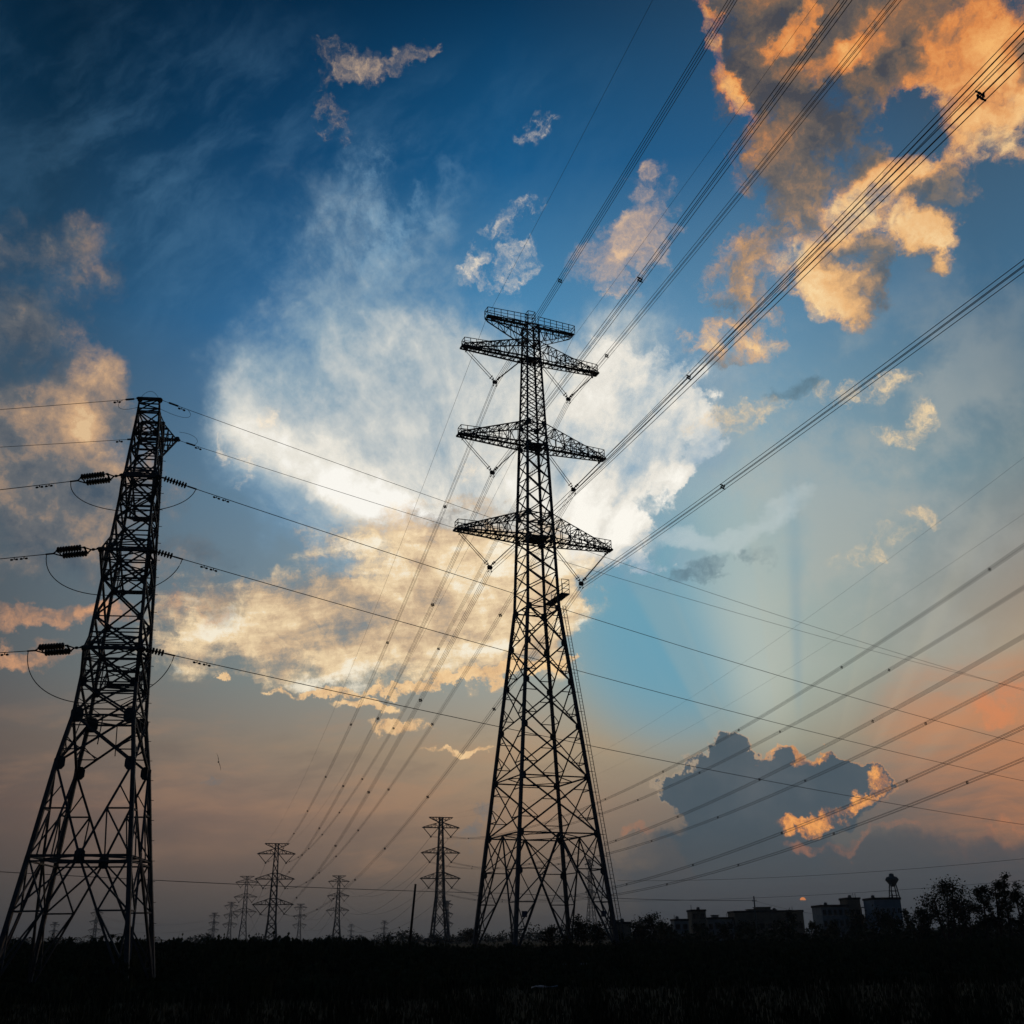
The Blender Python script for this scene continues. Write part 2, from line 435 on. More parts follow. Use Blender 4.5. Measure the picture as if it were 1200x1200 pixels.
# ------------------------------------------------------------------ materials
def material(name, col, rough=0.7, metal=0.0, vary=0.25, scale=8.0, spec=0.3):
    m = bpy.data.materials.new(name)
    m.use_nodes = True
    t = m.node_tree
    b = t.nodes['Principled BSDF']
    co = t.nodes.new('ShaderNodeTexCoord')
    nz = t.nodes.new('ShaderNodeTexNoise')
    nz.inputs['Scale'].default_value = scale
    nz.inputs['Detail'].default_value = 5.0
    t.links.new(co.outputs['Object'], nz.inputs['Vector'])
    rp = t.nodes.new('ShaderNodeValToRGB')
    lo = [c * (1 - vary) for c in col]
    hi = [min(1, c * (1 + vary)) for c in col]
    rp.color_ramp.elements[0].position = 0.3
    rp.color_ramp.elements[1].position = 0.7
    rp.color_ramp.elements[0].color = (*lo, 1)
    rp.color_ramp.elements[1].color = (*hi, 1)
    t.links.new(nz.outputs['Fac'], rp.inputs[0])
    t.links.new(rp.outputs[0], b.inputs['Base Color'])
    b.inputs['Roughness'].default_value = rough
    b.inputs['Metallic'].default_value = metal
    b.inputs['Specular IOR Level'].default_value = spec
    return m


STEEL = material('weathered galvanised steel', (0.14, 0.145, 0.15), 0.65, 0.3, 0.3, 3.0)
ALU = material('aluminium conductor', (0.16, 0.16, 0.165), 0.6, 0.5, 0.1, 2.0)
HARD = material('dark fittings', (0.06, 0.06, 0.062), 0.6, 0.4, 0.2, 10.0)
PORC = material('brown porcelain', (0.05, 0.035, 0.03), 0.35, 0.0, 0.2, 12.0, 0.4)
RUBBER = material('grey silicone insulator', (0.09, 0.085, 0.085), 0.7, 0.0, 0.2, 12.0)
CONC = material('concrete', (0.24, 0.23, 0.21), 0.9, 0.0, 0.3, 2.0)
WOOD = material('weathered timber', (0.09, 0.07, 0.055), 0.9, 0.0, 0.4, 6.0)
BARK = material('bark', (0.06, 0.048, 0.038), 0.95, 0.0, 0.4, 5.0, 0.1)
LEAF = material('dark leaves', (0.035, 0.05, 0.022), 0.8, 0.0, 0.45, 1.2, 0.15)
LEAF2 = material('blue green leaves', (0.035, 0.052, 0.032), 0.85, 0.0, 0.4, 0.3, 0.1)
REED = material('reed blades', (0.07, 0.075, 0.035), 0.85, 0.0, 0.45, 0.4, 0.1)
GRASS = material('short grass', (0.034, 0.042, 0.02), 0.9, 0.0, 0.5, 0.5, 0.1)
STRAW = material('dry grass', (0.13, 0.11, 0.065), 0.9, 0.0, 0.4, 0.5, 0.1)
SOIL = material('field soil and turf', (0.045, 0.045, 0.026), 1.0, 0.0, 0.5, 0.15, 0.05)
PLASTER = material('grey plaster', (0.42, 0.42, 0.41), 0.9, 0.0, 0.2, 0.6)
PLASTER2 = material('tan plaster', (0.30, 0.25, 0.19), 0.9, 0.0, 0.2, 0.6)
TILEW = material('pale blue cladding', (0.34, 0.40, 0.46), 0.7, 0.0, 0.15, 0.6)
ROOFM = material('dark roofing felt', (0.07, 0.068, 0.065), 0.9, 0.0, 0.3, 1.0)
GLASS = material('window glass', (0.03, 0.035, 0.04), 0.12, 0.0, 0.2, 2.0, 0.5)
WHITE = material('white plastic', (0.7, 0.71, 0.73), 0.5, 0.0, 0.1, 3.0)
ENAMEL = material('enamel plate', (0.10, 0.12, 0.2), 0.5, 0.0, 0.2, 8.0)
FEATHER = material('dark feathers', (0.03, 0.028, 0.027), 0.8, 0.0, 0.3, 30.0)


# ------------------------------------------------------------------ mesh helpers
class MB:
    """collects bars, tubes, boxes and leaves and links them as one mesh"""

    def __init__(self):
        self.v, self.f = [], []

    def _ring(self, rings, close=True, caps=True):
        o = len(self.v)
        n = len(rings[0])
        for r_ in rings:
            self.v.extend([tuple(p) for p in r_])
        for i in range(len(rings) - 1):
            for j in range(n):
                a = o + i * n + j
                b = o + i * n + (j + 1) % n
                self.f.append((a, b, b + n, a + n))
        if caps:
            self.f.append(tuple(o + j for j in range(n))[::-1])
            self.f.append(tuple(o + (len(rings) - 1) * n + j for j in range(n)))

    def bar(self, a, b, w, kind='box', ref=None):
        a, b = Vector(a), Vector(b)
        d = b - a
        if d.length < 1e-5:
            return self
        d.normalize()
        ref = Vector(ref) if ref is not None else (Vector((0, 0, 1)) if abs(d.z) < 0.9 else Vector((1, 0, 0)))
        s = d.cross(ref)
        if s.length < 1e-4:
            s = d.cross(Vector((0.3, 1, 0.2)))
        s.normalize()
        t = s.cross(d).normalized()
        h = w / 2
        if kind == 'L':                        # an angle section
            k = max(w * 0.16, 0.006)
            prof = [(-h, -h), (h, -h), (h, -h + k), (-h + k, -h + k), (-h + k, h), (-h, h)]
        else:
            prof = [(-h, -h), (h, -h), (h, h), (-h, h)]
        self._ring([[p + s * x + t * y for x, y in prof] for p in (a, b)])
        return self

    def box(self, c, size, rot=0.0):
        cx, cy, cz = c
        sx, sy, sz = (q / 2 for q in size)
        o = len(self.v)
        co, si = math.cos(rot), math.sin(rot)
        for z in (-sz, sz):
            for x, y in ((-sx, -sy), (sx, -sy), (sx, sy), (-sx, sy)):
                self.v.append((cx + x * co - y * si, cy + x * si + y * co, cz + z))
        for q in ((0, 3, 2, 1), (4, 5, 6, 7), (0, 1, 5, 4), (1, 2, 6, 5), (2, 3, 7, 6), (3, 0, 4, 7)):
            self.f.append(tuple(o + i for i in q))
        return self

    def tube(self, pts, r, n=5, r1=None):
        pts = [Vector(p) for p in pts]
        rings = []
        m = len(pts)
        for i, p in enumerate(pts):
            d = (pts[min(i + 1, m - 1)] - pts[max(i - 1, 0)]).normalized()
            ref = Vector((0, 0, 1)) if abs(d.z) < 0.95 else Vector((1, 0, 0))
            s = d.cross(ref).normalized()
            t = s.cross(d)
            rr = r if r1 is None else r + (r1 - r) * i / (m - 1)
            rings.append([p + (s * math.cos(k * 2 * math.pi / n) + t * math.sin(k * 2 * math.pi / n)) * rr for k in range(n)])
        self._ring(rings)
        return self

    def lathe(self, a, b, prof, n=10):
        """prof: (position along a-b in metres, radius)"""
        a, b = Vector(a), Vector(b)
        d = (b - a).normalized()
        ref = Vector((0, 0, 1)) if abs(d.z) < 0.95 else Vector((1, 0, 0))
        s = d.cross(ref).normalized()
        t = s.cross(d)
        self._ring([[a + d * q + (s * math.cos(k * 2 * math.pi / n) + t * math.sin(k * 2 * math.pi / n)) * r_ for k in range(n)] for q, r_ in prof])
        return self

    def plate(self, c, u, v, th=0.02):
        """octagonal gusset plate spanned by u and v"""
        c, u, v = Vector(c), Vector(u), Vector(v)
        nn = u.cross(v).normalized() * th / 2
        k = 0.5
        pr = [(-1, -k), (-k, -1), (k, -1), (1, -k), (1, k), (k, 1), (-k, 1), (-1, k)]
        self._ring([[c + u * x + v * y + nn * s for x, y in pr] for s in (-1, 1)])
        return self

    def build(self, name, mat, parent=None, loc=(0, 0, 0), smooth=False):
        me = bpy.data.meshes.new(name)
        me.from_pydata(self.v, [], self.f)
        me.validate()
        me.materials.append(mat)
        if smooth:
            me.polygons.foreach_set('use_smooth', [True] * len(me.polygons))
        me.update()
        o = bpy.data.objects.new(name, me)
        C.objects.link(o)
        o.location = loc
        if parent:
            o.parent = parent
        return o


def tag(o, label=None, cat=None, group=None, kind=None):
    if label: o['label'] = label
    if cat: o['category'] = cat
    if group: o['group'] = group
    if kind: o['kind'] = kind
    return o


def empty(name, loc, rz=0.0, label=None, cat=None, group=None):
    o = bpy.data.objects.new(name, None)
    o.empty_display_size = 0.5
    C.objects.link(o)
    o.location = loc
    o.rotation_euler = (0, 0, rz)
    return tag(o, label, cat, group)


def lerp(a, b, t):
    return Vector(a) + (Vector(b) - Vector(a)) * t


def sagged(A, B, sag, n=48, u1=1.0):
    A, B = Vector(A), Vector(B)
    return [A + (B - A) * u - Vector((0, 0, 4 * sag * u * (1 - u))) for u in [u1 * i / n for i in range(n + 1)]]


# ------------------------------------------------------------------ ground
g = MB()
rngs = (0, 25, 60, 110, 200, 400, 900, 2000, 4000, 6500)
N_ = 72
for i, r_ in enumerate(rngs):
    for k in range(N_):
        a = 2 * math.pi * k / N_
        g.v.append((r_ * math.cos(a), r_ * math.sin(a) + 10, 0.0))
for i in range(len(rngs) - 1):
    for k in range(N_):
        a, b = i * N_ + k, i * N_ + (k + 1) % N_
        g.f.append((a, b, b + N_, a + N_))
gr = g.build('ground', SOIL)
tag(gr, kind='structure')


# ------------------------------------------------------------------ lattice towers
CORN = ((-1, -1), (1, -1), (1, 1), (-1, 1))     # local corners: near left, near right, far right, far left


def corner(w, z, i):
    return Vector((CORN[i][0] * w, CORN[i][1] * w, z))


def panel_x(mb, c00, c10, c01, c11, w, kind='L', sub=0.0):
    mb.bar(c00, c11, w, kind)
    mb.bar(c10, c01, w, kind)
    if sub:                                   # redundant members from the crossing
        w0, w1 = (c10 - c00).length, (c11 - c01).length
        t = w0 / (w0 + w1)
        x = lerp(c00, c11, t)
        l_, r_ = lerp(c00, c01, t), lerp(c10, c11, t)
        mb.bar(lerp(c00, x, 0.5), lerp(c00, c01, t * 0.5), sub)
        mb.bar(lerp(c10, x, 0.5), lerp(c10, c11, t * 0.5), sub)
        mb.bar(lerp(c01, x, 0.5), lerp(c01, c00, (1 - t) * 0.5), sub)
        mb.bar(lerp(c11, x, 0.5), lerp(c11, c10, (1 - t) * 0.5), sub)
        mb.bar(lerp(c00, x, 0.5), lerp(c00, c01, t), sub * 0.9)
        mb.bar(lerp(c10, x, 0.5), lerp(c10, c11, t), sub * 0.9)


def k_frame(mb, w0, w1, z0, z1, zs, wd, ws, kind='L'):
    """legs' lower frames: from the feet up to the middle of the ring at z1, with small struts at zs"""
    for i in range(4):
        j = (i + 1) % 4
        A, B = corner(w0, z0, i), corner(w0, z0, j)
        A1, B1 = corner(w1, z1, i), corner(w1, z1, j)
        Mid = (A1 + B1) / 2
        for P0, P1 in ((A, A1), (B, B1)):
            mb.bar(P0, Mid, wd, kind)
            last = None
            for z in zs:
                t = (z - z0) / (z1 - z0)
                p, q = lerp(P0, P1, t), lerp(P0, Mid, t)
                mb.bar(p, q, ws)
                if last:
                    mb.bar(last[0], q, ws)
                    mb.bar(last[1], p, ws * 0.8)
                last = (p, q)
            mb.bar(last[0], Mid, ws) if last else None
            mb.bar(last[1], P1, ws) if last else None


def truss_arm(x0, w0, L, wt, z, zu, zt, n, wc, wl, s):
    """one cross arm along local x: lower chords at z, upper chords from zu at the body to zt at the tip"""
    mb = MB()
    lo = {sd: (Vector((s * x0, sd * w0, z)), Vector((s * L, sd * wt, zt))) for sd in (-1, 1)}
    up = {sd: (Vector((s * x0, sd * w0, zu)), Vector((s * (L - 0.25), sd * wt, zt + 0.30))) for sd in (-1, 1)}
    for sd in (-1, 1):
        mb.bar(*lo[sd], wc, 'L')
        mb.bar(*up[sd], wc * 0.85, 'L')
        for k in range(n):
            a, b = k / n, (k + 1) / n
            mb.bar(lerp(*lo[sd], b), lerp(*up[sd], b), wl)
            if k % 2 == 0:
                mb.bar(lerp(*lo[sd], a), lerp(*up[sd], b), wl)
            else:
                mb.bar(lerp(*up[sd], a), lerp(*lo[sd], b), wl)
    for pr in (lo, up):
        for k in range(n + 1):
            a = k / n
            mb.bar(lerp(*pr[-1], a), lerp(*pr[1], a), wl)
            if k < n:
                b = (k + 1) / n
                m = (a + b) / 2
                mb.bar(lerp(*pr[-1], a), lerp(*pr[1], m), wl * 0.9)
                mb.bar(lerp(*pr[1], m), lerp(*pr[-1], b), wl * 0.9)
                mb.bar(lerp(*pr[-1], m), lerp(*pr[1], m), wl * 0.8)
    mb.bar(lerp(*lo[-1], 1.0), lerp(*lo[1], 1.0), wc * 1.3)
    return mb


def railing(s, xa, xb, ya, yb, za, zb, h=1.2, n=7, w=0.075, end=True):
    mb = MB()
    for sd in (-1, 1):
        A, B = Vector((s * xa, sd * ya, za)), Vector((s * xb, sd * yb, zb))
        up = Vector((0, 0, h))
        for k in range(n + 1):
            p = lerp(A, B, k / n)
            mb.bar(p, p + up, w)
        mb.bar(A + up, B + up, w)
        mb.bar(A + up * 0.55, B + up * 0.55, w * 0.7)
    if end:
        for q in (0.55, 1.0):
            mb.bar((s * xb, -yb, zb + h * q), (s * xb, yb, zb + h * q), w)
    return mb


def big_tower(name, loc, rz, label, group, drop=0.0, detail=True, thick=1.0, v_parts=True):
    """tall double circuit lattice tower; drop = metres taken off the lower body"""
    root = empty(name, loc, rz, label, 'pylon', group)
    zw = 40.65 - drop                          # waist

    def wid(z):
        z_ = z + drop
        if z_ <= 40.65:
            return 2.157 + (zw - z) * 0.1010
        return 2.157 - (z_ - 40.65) * 0.0311
    z_of = lambda z: z - drop
    T = thick
    # legs
    for i in range(4):
        mb = MB()
        if zw > 13.5:
            mb.bar(corner(wid(-0.3), -0.3, i), corner(wid(13.09), 13.09, i), 0.40 * T)
            mb.bar(corner(wid(13.09), 13.09, i), corner(wid(zw), zw, i), 0.36 * T)
        else:
            mb.bar(corner(wid(-0.3), -0.3, i), corner(wid(zw), zw, i), 0.36 * T)
        mb.bar(corner(wid(zw), zw, i), corner(wid(z_of(63.8)), z_of(63.8), i), 0.30 * T)
        mb.bar(corner(wid(z_of(63.8)), z_of(63.8), i), corner(wid(z_of(83)), z_of(83), i), 0.22 * T)
        if detail:
            for z in (9.0, 13.1, 19.5, 25.5, 31.0, 36.0, 40.65, 50.3, 53.6, 63.8, 67):
                p = corner(wid(z), z, i)
                dx, dy = -CORN[i][0], -CORN[i][1]
                mb.plate(p + Vector((dx * 0.22, 0, 0)), (0.34, 0, 0), (0, 0, 0.40), 0.05)
                mb.plate(p + Vector((0, dy * 0.22, 0)), (0, 0.34, 0), (0, 0, 0.40), 0.05)
        mb.build('leg', STEEL, root)
    # bracing
    mb = MB()
    if detail:
        k_frame(mb, wid(0), wid(13.09), 0.0, 13.09, (2.9, 5.7, 9.2), 0.20, 0.11)
        low = [13.09, 19.5, 25.5, 31.0, 36.0, 40.65]
    else:
        m = max(3, round(zw / 7.0))
        low = [zw * k / m for k in range(m + 1)]
    for z0, z1 in zip(low[:-1], low[1:]):
        for i in range(4):
            j = (i + 1) % 4
            panel_x(mb, corner(wid(z0), z0, i), corner(wid(z0), z0, j), corner(wid(z1), z1, i), corner(wid(z1), z1, j), 0.17 * T, 'L', 0.095 if detail else 0)
    mid = [40.65, 43.2, 45.6, 48.0, 50.3, 52.0, 53.6, 56.3, 58.8, 61.3, 63.8, 65.4, 67.0, 68.3, 69.6, 70.9, 72.2, 73.5, 74.8, 76.1, 77.35, 78.8, 80.2, 81.6, 83.0]
    if not detail:
        mid = [40.65, 45.5, 50.3, 53.6, 58.8, 63.8, 67.0, 72.2, 77.35, 80.2, 83.0]
    mid = [z_of(z) for z in mid]
    for z0, z1 in zip(mid[:-1], mid[1:]):
        for i in range(4):
            j = (i + 1) % 4
            panel_x(mb, corner(wid(z0), z0, i), corner(wid(z0), z0, j), corner(wid(z1), z1, i), corner(wid(z1), z1, j), (0.14 if z0 < z_of(64) else 0.115) * T)
    rings = [13.09, 19.5, 40.65, 50.3, 53.6, 63.8, 67.0, 77.35, 80.2, 83.0]
    for z in rings:
        zz = z if (detail and z < 40) else z_of(z)
        if zz < 2 or (not detail and z < 40):
            continue
        for i in range(4):
            j = (i + 1) % 4
            mb.bar(corner(wid(zz), zz, i), corner(wid(zz), zz, j), 0.16 * T, 'L')
            mb.bar((corner(wid(zz), zz, i) + corner(wid(zz), zz, j)) / 2, (corner(wid(zz), zz, j) + corner(wid(zz), zz, (j + 1) % 4)) / 2, 0.1 * T)
        if detail and z > 50 and z in (50.3, 63.8, 77.35):
            mb.box((0, 0, zz + 0.05), (wid(zz) * 1.5, wid(zz) * 1.5, 0.08))
    mb.build('bracing', STEEL, root)
    # cross arms
    lv = ((50.3, 11.15, 53.6), (63.8, 10.83, 67.0), (77.35, 10.40, 80.2))
    for z, L, zu in lv:
        z, zu = z_of(z), z_of(zu)
        for s in (-1, 1):
            n = 7 if detail else 4
            arm = truss_arm(wid(z), wid(z), L, 0.55, z, zu, z, n, 0.17 * T, 0.085 * T, s)
            if detail:
                arm.box((s * (wid(z) + L) / 2, 0, z + 0.07), (L - wid(z), 0.55, 0.05))
            ao = arm.build('cross_arm', STEEL, root)
            if detail:
                railing(s, L * 0.40, L - 0.2, 0.95, 0.58, z + 0.1, z + 0.05).build('railing', STEEL, ao)
    z, zl, L = z_of(83.0), z_of(80.2), 6.77
    for s in (-1, 1):
        mb = MB()
        n = 6 if detail else 3
        w0 = wid(z)
        for sd in (-1, 1):
            up = (Vector((s * w0, sd * w0, z)), Vector((s * L, sd * 0.55, z)))
            lo = (Vector((s * w0, sd * w0, zl)), Vector((s * (L - 0.3), sd * 0.5, z - 0.35)))
            mb.bar(*up, 0.15 * T, 'L'); mb.bar(*lo, 0.13 * T, 'L')
            for k in range(n):
                a, b = k / n, (k + 1) / n
                mb.bar(lerp(*lo, b), lerp(*up, b), 0.08 * T)
                mb.bar(lerp(*(lo if k % 2 else up), a), lerp(*(up if k % 2 else lo), b), 0.08 * T)
        for k in range(n + 1):
            a = k / n
            yy = w0 + (0.55 - w0) * a
            x = s * (w0 + (L - w0) * a)
            mb.bar((x, -yy, z), (x, yy, z), 0.09 * T)
            if k < n:
                x2 = s * (w0 + (L - w0) * (a + 1 / n))
                mb.bar((x, -yy, z), (x2, yy, z), 0.08 * T)
        if detail:
            mb.box((s * (w0 + L) / 2, 0, z + 0.07), (L - w0, 0.6, 0.05))
        ao = mb.build('earth_wire_arm', STEEL, root)
        if detail:
            railing(s, w0, L, 0.9, 0.6, z + 0.1, z + 0.1, 1.2, 6).build('railing', STEEL, ao)
    if detail:
        mb = MB()                              # caged landing on top of the mast
        for x in (-0.55, 0.55):
            for y in (-0.55, 0.55):
                mb.bar((x, y, z), (x, y, z + 2.2), 0.07)
        for zz in (1.1, 1.65, 2.2):
            for i in range(4):
                mb.bar(corner(0.55, z + zz, i), corner(0.55, z + zz, (i + 1) % 4), 0.07)
        mb.build('landing_cage', STEEL, root)
        # ladder outside the near right leg, with its platform
        mb = MB()
        out = Vector((0.75, -0.1, 0))
        zs0, zs1 = 1.0, 41.0
        p0, p1 = corner(wid(zs0), zs0, 1) + out, corner(wid(zs1), zs1, 1) + out * 0.9
        for dx in (-0.21, 0.21):
            mb.bar(p0 + Vector((dx, 0, 0)), p1 + Vector((dx, 0, 0)), 0.06)
        for k in range(101):
            p = lerp(p0, p1, k / 100)
            mb.bar(p + Vector((-0.21, 0, 0)), p + Vector((0.21, 0, 0)), 0.03)
            if k % 6 == 0:
                q = corner(wid(p.z), p.z, 1)
                mb.bar(p, q, 0.06)
        mb.build('ladder', STEEL, root)
        mb = MB()
        zp, wp = 42.4, wid(42.4)
        mb.box((wp + 0.62, -0.3, zp), (1.15, 2 * wp + 1.2, 0.18))
        for y in (-wp - 0.7, 0, wp + 0.1):
            mb.bar((wp, y, zp - 1.0), (wp + 1.1, y, zp - 0.05), 0.08)
        po = mb.build('platform', STEEL, root)
        mb = MB()
        ys = (-wp - 0.9, -wp / 2, 0.3, wp + 0.3)
        for y in ys:
            mb.bar((wp + 1.15, y, zp), (wp + 1.15, y, zp + 1.9), 0.06)
        for h_ in (0.65, 1.3, 1.9):
            mb.bar((wp + 1.15, ys[0], zp + h_), (wp + 1.15, ys[-1], zp + h_), 0.06)
            mb.bar((wp + 1.15, ys[0], zp + h_), (wp + 0.1, ys[0], zp + h_), 0.06)
        mb.bar((wp + 0.1, ys[0], zp), (wp + 0.1, ys[0], zp + 1.9), 0.06)
        mb.build('railing', STEEL, po)
        # number plates on the near face
        for x in (-wid(4.4) + 0.95, wid(4.4) - 1.1):
            MB().box((x, -wid(4.4) - 0.02, 4.45), (0.62, 0.04, 0.62)).build('number_plate', ENAMEL, root)
        for i in range(4):
            c = corner(wid(0) + 0.03, 0, i)
            mb = MB()
            mb._ring([[c + Vector((x * q, y * q, zz)) for x, y in CORN] for q, zz in ((0.75, -0.3), (0.75, 0.25), (0.48, 0.9))])
            mb.build('footing', CONC, root)
    if v_parts:
        for z, L, zu in lv:
            z = z_of(z)
            for s in (-1, 1):
                mb = MB()
                b = Vector((s * (wid(z) + L) / 2, 0, z - 4.8))
                mb.bar((s * (L - 0.3), 0, z), b, 0.16 * T); mb.bar((s * (wid(z) + 0.3), 0, z), b, 0.16 * T)
                mb.bar(b, b - Vector((0, 0, 0.5)), 0.4 * T)
                mb.build('insulator_string', RUBBER, root)
    return root


TH = 0.40056
TX = Vector((2.977, 127.757, 0))
main_t = big_tower('transmission_tower', TX, TH, 'tallest dark lattice tower in the middle with three pairs of railed arms',
                   None, v_parts=False)
AX = Vector((math.cos(TH), math.sin(TH), 0))       # along its arms
BX = Vector((-math.sin(TH), math.cos(TH), 0))      # along its line, away from the camera

side_word = {-1: 'left', 1: 'right'}
row_word = {'1': 'upper', '2': 'middle', '3': 'lower'}
ARM = {'1': (77.35, 10.40, 1.02), '2': (63.8, 10.83, 1.44), '3': (50.3, 11.15, 1.86)}
VB = {}
VPIX = {('1', -1): (-5.52, 72.91), ('1', 1): (5.63, 72.46), ('2', -1): (-5.98, 59.18), ('2', 1): (5.90, 58.58), ('3', -1): (-6.40, 45.87), ('3', 1): (6.51, 45.20)}
for (row, s), (k, zb) in VPIX.items():
    z, L, w = ARM[row]
    root = empty('v_insulator', TX, TH, f'V shaped insulator pair hanging under the {row_word[row]} {side_word[s]} arm of the tall central tower', 'insulator', 'V insulators of the central tower')
    bot = Vector((k, 0, zb))
    VB[(row, s)] = TX + AX * k + Vector((0, 0, zb))
    for top in (Vector((s * (L - 0.35), 0, z - 0.1)), Vector((s * (w + 0.35), 0, z - 0.1))):
        d = (top - bot).normalized()
        for y in (-0.25, 0.25):
            mb = MB()
            o = Vector((0, y, 0))
            a, b = bot + d * 0.45 + o, top + o
            ln = (b - a).length
            prof = [(0, 0.03), (0.25, 0.03)]
            nsh = 46
            for i in range(nsh):
                q = 0.3 + (ln - 0.9) * i / nsh
                prof += [(q, 0.035), (q + 0.02, 0.085 if i % 2 else 0.065), (q + 0.05, 0.035)]
            prof += [(ln - 0.5, 0.03), (ln, 0.03)]
            mb.lathe(a, b, prof, 6)
            for q in (0.28, ln - 0.55):
                mb.lathe(a, b, [(q, 0.16), (q + 0.05, 0.19), (q + 0.10, 0.16)], 10)
            mb.build('insulator_rod', RUBBER, root)
        mb = MB()
        mb.bar(top + Vector((0, -0.32, 0)), top + Vector((0, 0.32, 0)), 0.1)
        mb.build('fitting', HARD, root)
        mb = MB()
        mb.bar(bot + d * 0.45 + Vector((0, -0.3, 0)), bot + d * 0.45 + Vector((0, 0.3, 0)), 0.1)
        mb.bar(bot + d * 0.45, bot, 0.09)
        mb.build('fitting', HARD, root)
    mb = MB()
    mb.plate(bot + Vector((0, 0, -0.1)), (0.36, 0, 0), (0, 0, 0.30), 0.05)
    for x in (-0.225, 0.225):
        for zz in (-0.225, -0.675):
            mb.bar(bot + Vector((x, -0.2, zz)), bot + Vector((x, 0.2, zz)), 0.1)
        mb.bar(bot + Vector((x, 0, -0.1)), bot + Vector((x, 0, -0.675)), 0.05)
    mb.build('yoke_plate', HARD, root)

# ------------------------------------------------------------------ conductors
HB = 0.225


def bundle(name, A, B, sag, label, group, r=0.02, u1=1.0, first=0.06, step=0.095, n=56, u0=0.0, spacer=0.05):
    """four parallel wires held apart by spacers, as one thing"""
    A, B = Vector(A), Vector(B)
    root = empty(name, A, 0.0, label, 'power line', group)
    side = Vector((-(B - A).y, (B - A).x, 0)).normalized()
    us = [u0 + (u1 - u0) * i / n for i in range(n + 1)]
    P = [A + (B - A) * u - Vector((0, 0, 4 * sag * u * (1 - u))) - A for u in us]
    P = [p + Vector((0, 0, -0.45)) for p in P]
    for x in (-HB, HB):
        for z in (-HB, HB):
            MB().tube([p + side * x + Vector((0, 0, z)) for p in P], r, 5).build('wire', ALU, root, smooth=True)
    u = first
    while u < u1:
        p = A + (B - A) * u - Vector((0, 0, 4 * sag * u * (1 - u))) - A + Vector((0, 0, -0.45))
        mb = MB()
        c = [p + side * x + Vector((0, 0, z)) for x, z in ((-HB, 0), (0, -HB), (HB, 0), (0, HB))]
        k = [p + side * x + Vector((0, 0, z)) for x, z in ((-HB, -HB), (HB, -HB), (HB, HB), (-HB, HB))]
        for i in range(4):
            mb.bar(c[i], c[(i + 1) % 4], spacer)
            mb.bar(c[i], k[i], spacer); mb.bar(c[i], k[(i + 1) % 4], spacer)
            mb.box(k[i], (0.085, 0.085, 0.085))
        mb.build('spacer', HARD, root)
        u += step
    return root


def single(name, pts, r, label, group, mat=None, cat='power line'):
    pts = [Vector(p) for p in pts]
    o0 = pts[0].copy()
    mb = MB().tube([p - o0 for p in pts], r, 5)
    return tag(mb.build(name, mat or ALU, None, o0, True), label, cat, group)


# the span from the central tower forward over the camera, to a tower behind it
NEAR1 = Vector((168.48, -438.66, 0))
AN = Vector((math.cos(0.2948), math.sin(0.2948), 0))
HX = {'1': 5.6, '2': 5.95, '3': 6.45}
ADJ = {('1', -1): (-1.87, 0.97), ('2', -1): (0.63, 7.4), ('1', 1): (-6.38, -10.98), ('3', -1): (11.3, 7.0), ('2', 1): (-2.67, 5.29), ('3', 1): (10.42, 9.66)}
ZL = {'1': 72.7, '2': 58.9, '3': 45.5}
FAR1 = on_ground(317, 622)
TF = R(16)
AF = Vector((math.cos(TF), math.sin(TF), 0))
for row in '123':
    for s in (-1, 1):
        dx, dz = ADJ[(row, s)]
        B = NEAR1 + AN * (s * HX[row] + dx) + Vector((0, 0, ZL[row] + 17.52 + dz + 0.45))
        bundle('conductor_bundle', VB[(row, s)], B, 16.57, f'four wire bundle from the {row_word[row]} {side_word[s]} V insulator running overhead to the upper right',
               'bundles overhead from the central tower', 0.027, 0.36, {('1', -1): 0.048, ('1', 1): 0.026, ('2', -1): 0.085, ('2', 1): 0.062, ('3', -1): 0.151, ('3', 1): 0.066}[(row, s)], 0.105, 40)
        B = FAR1 + AF * (s * HX[row]) + Vector((0, 0, ZL[row] - 29 + 0.45))
        bundle('conductor_bundle', VB[(row, s)], B, 14.0, f'four wire bundle sagging from the {row_word[row]} {side_word[s]} V insulator to the largest far tower',
               'bundles from the central tower to the far tower', 0.026, 1.0, 0.05 + 0.013 * int(row), 0.11, 56, spacer=0.09)
for s in (-1, 1):
    A = TX + AX * (s * 6.77) + Vector((0, 0, 82.7))
    dx, dz = {-1: (1.34, 1.12), 1: (6.72, -1.97)}[s]
    B = NEAR1 + AN * (s * 6.77 + dx) + Vector((0, 0, 82.9 + 17.52 + dz))
    single('earth_wire', sagged(A, B, 16.57 * 0.8, 40, 0.36), 0.017, f'thin wire running up from the {side_word[s]} end of the topmost railed arm', 'earth wires of the central tower')
    B = FAR1 + AF * (s * 6.77) + Vector((0, 0, 54))
    single('earth_wire', sagged(A, B, 11.0, 56), 0.022, f'thin wire sagging down from the {side_word[s]} end of the topmost railed arm', 'earth wires of the central tower')

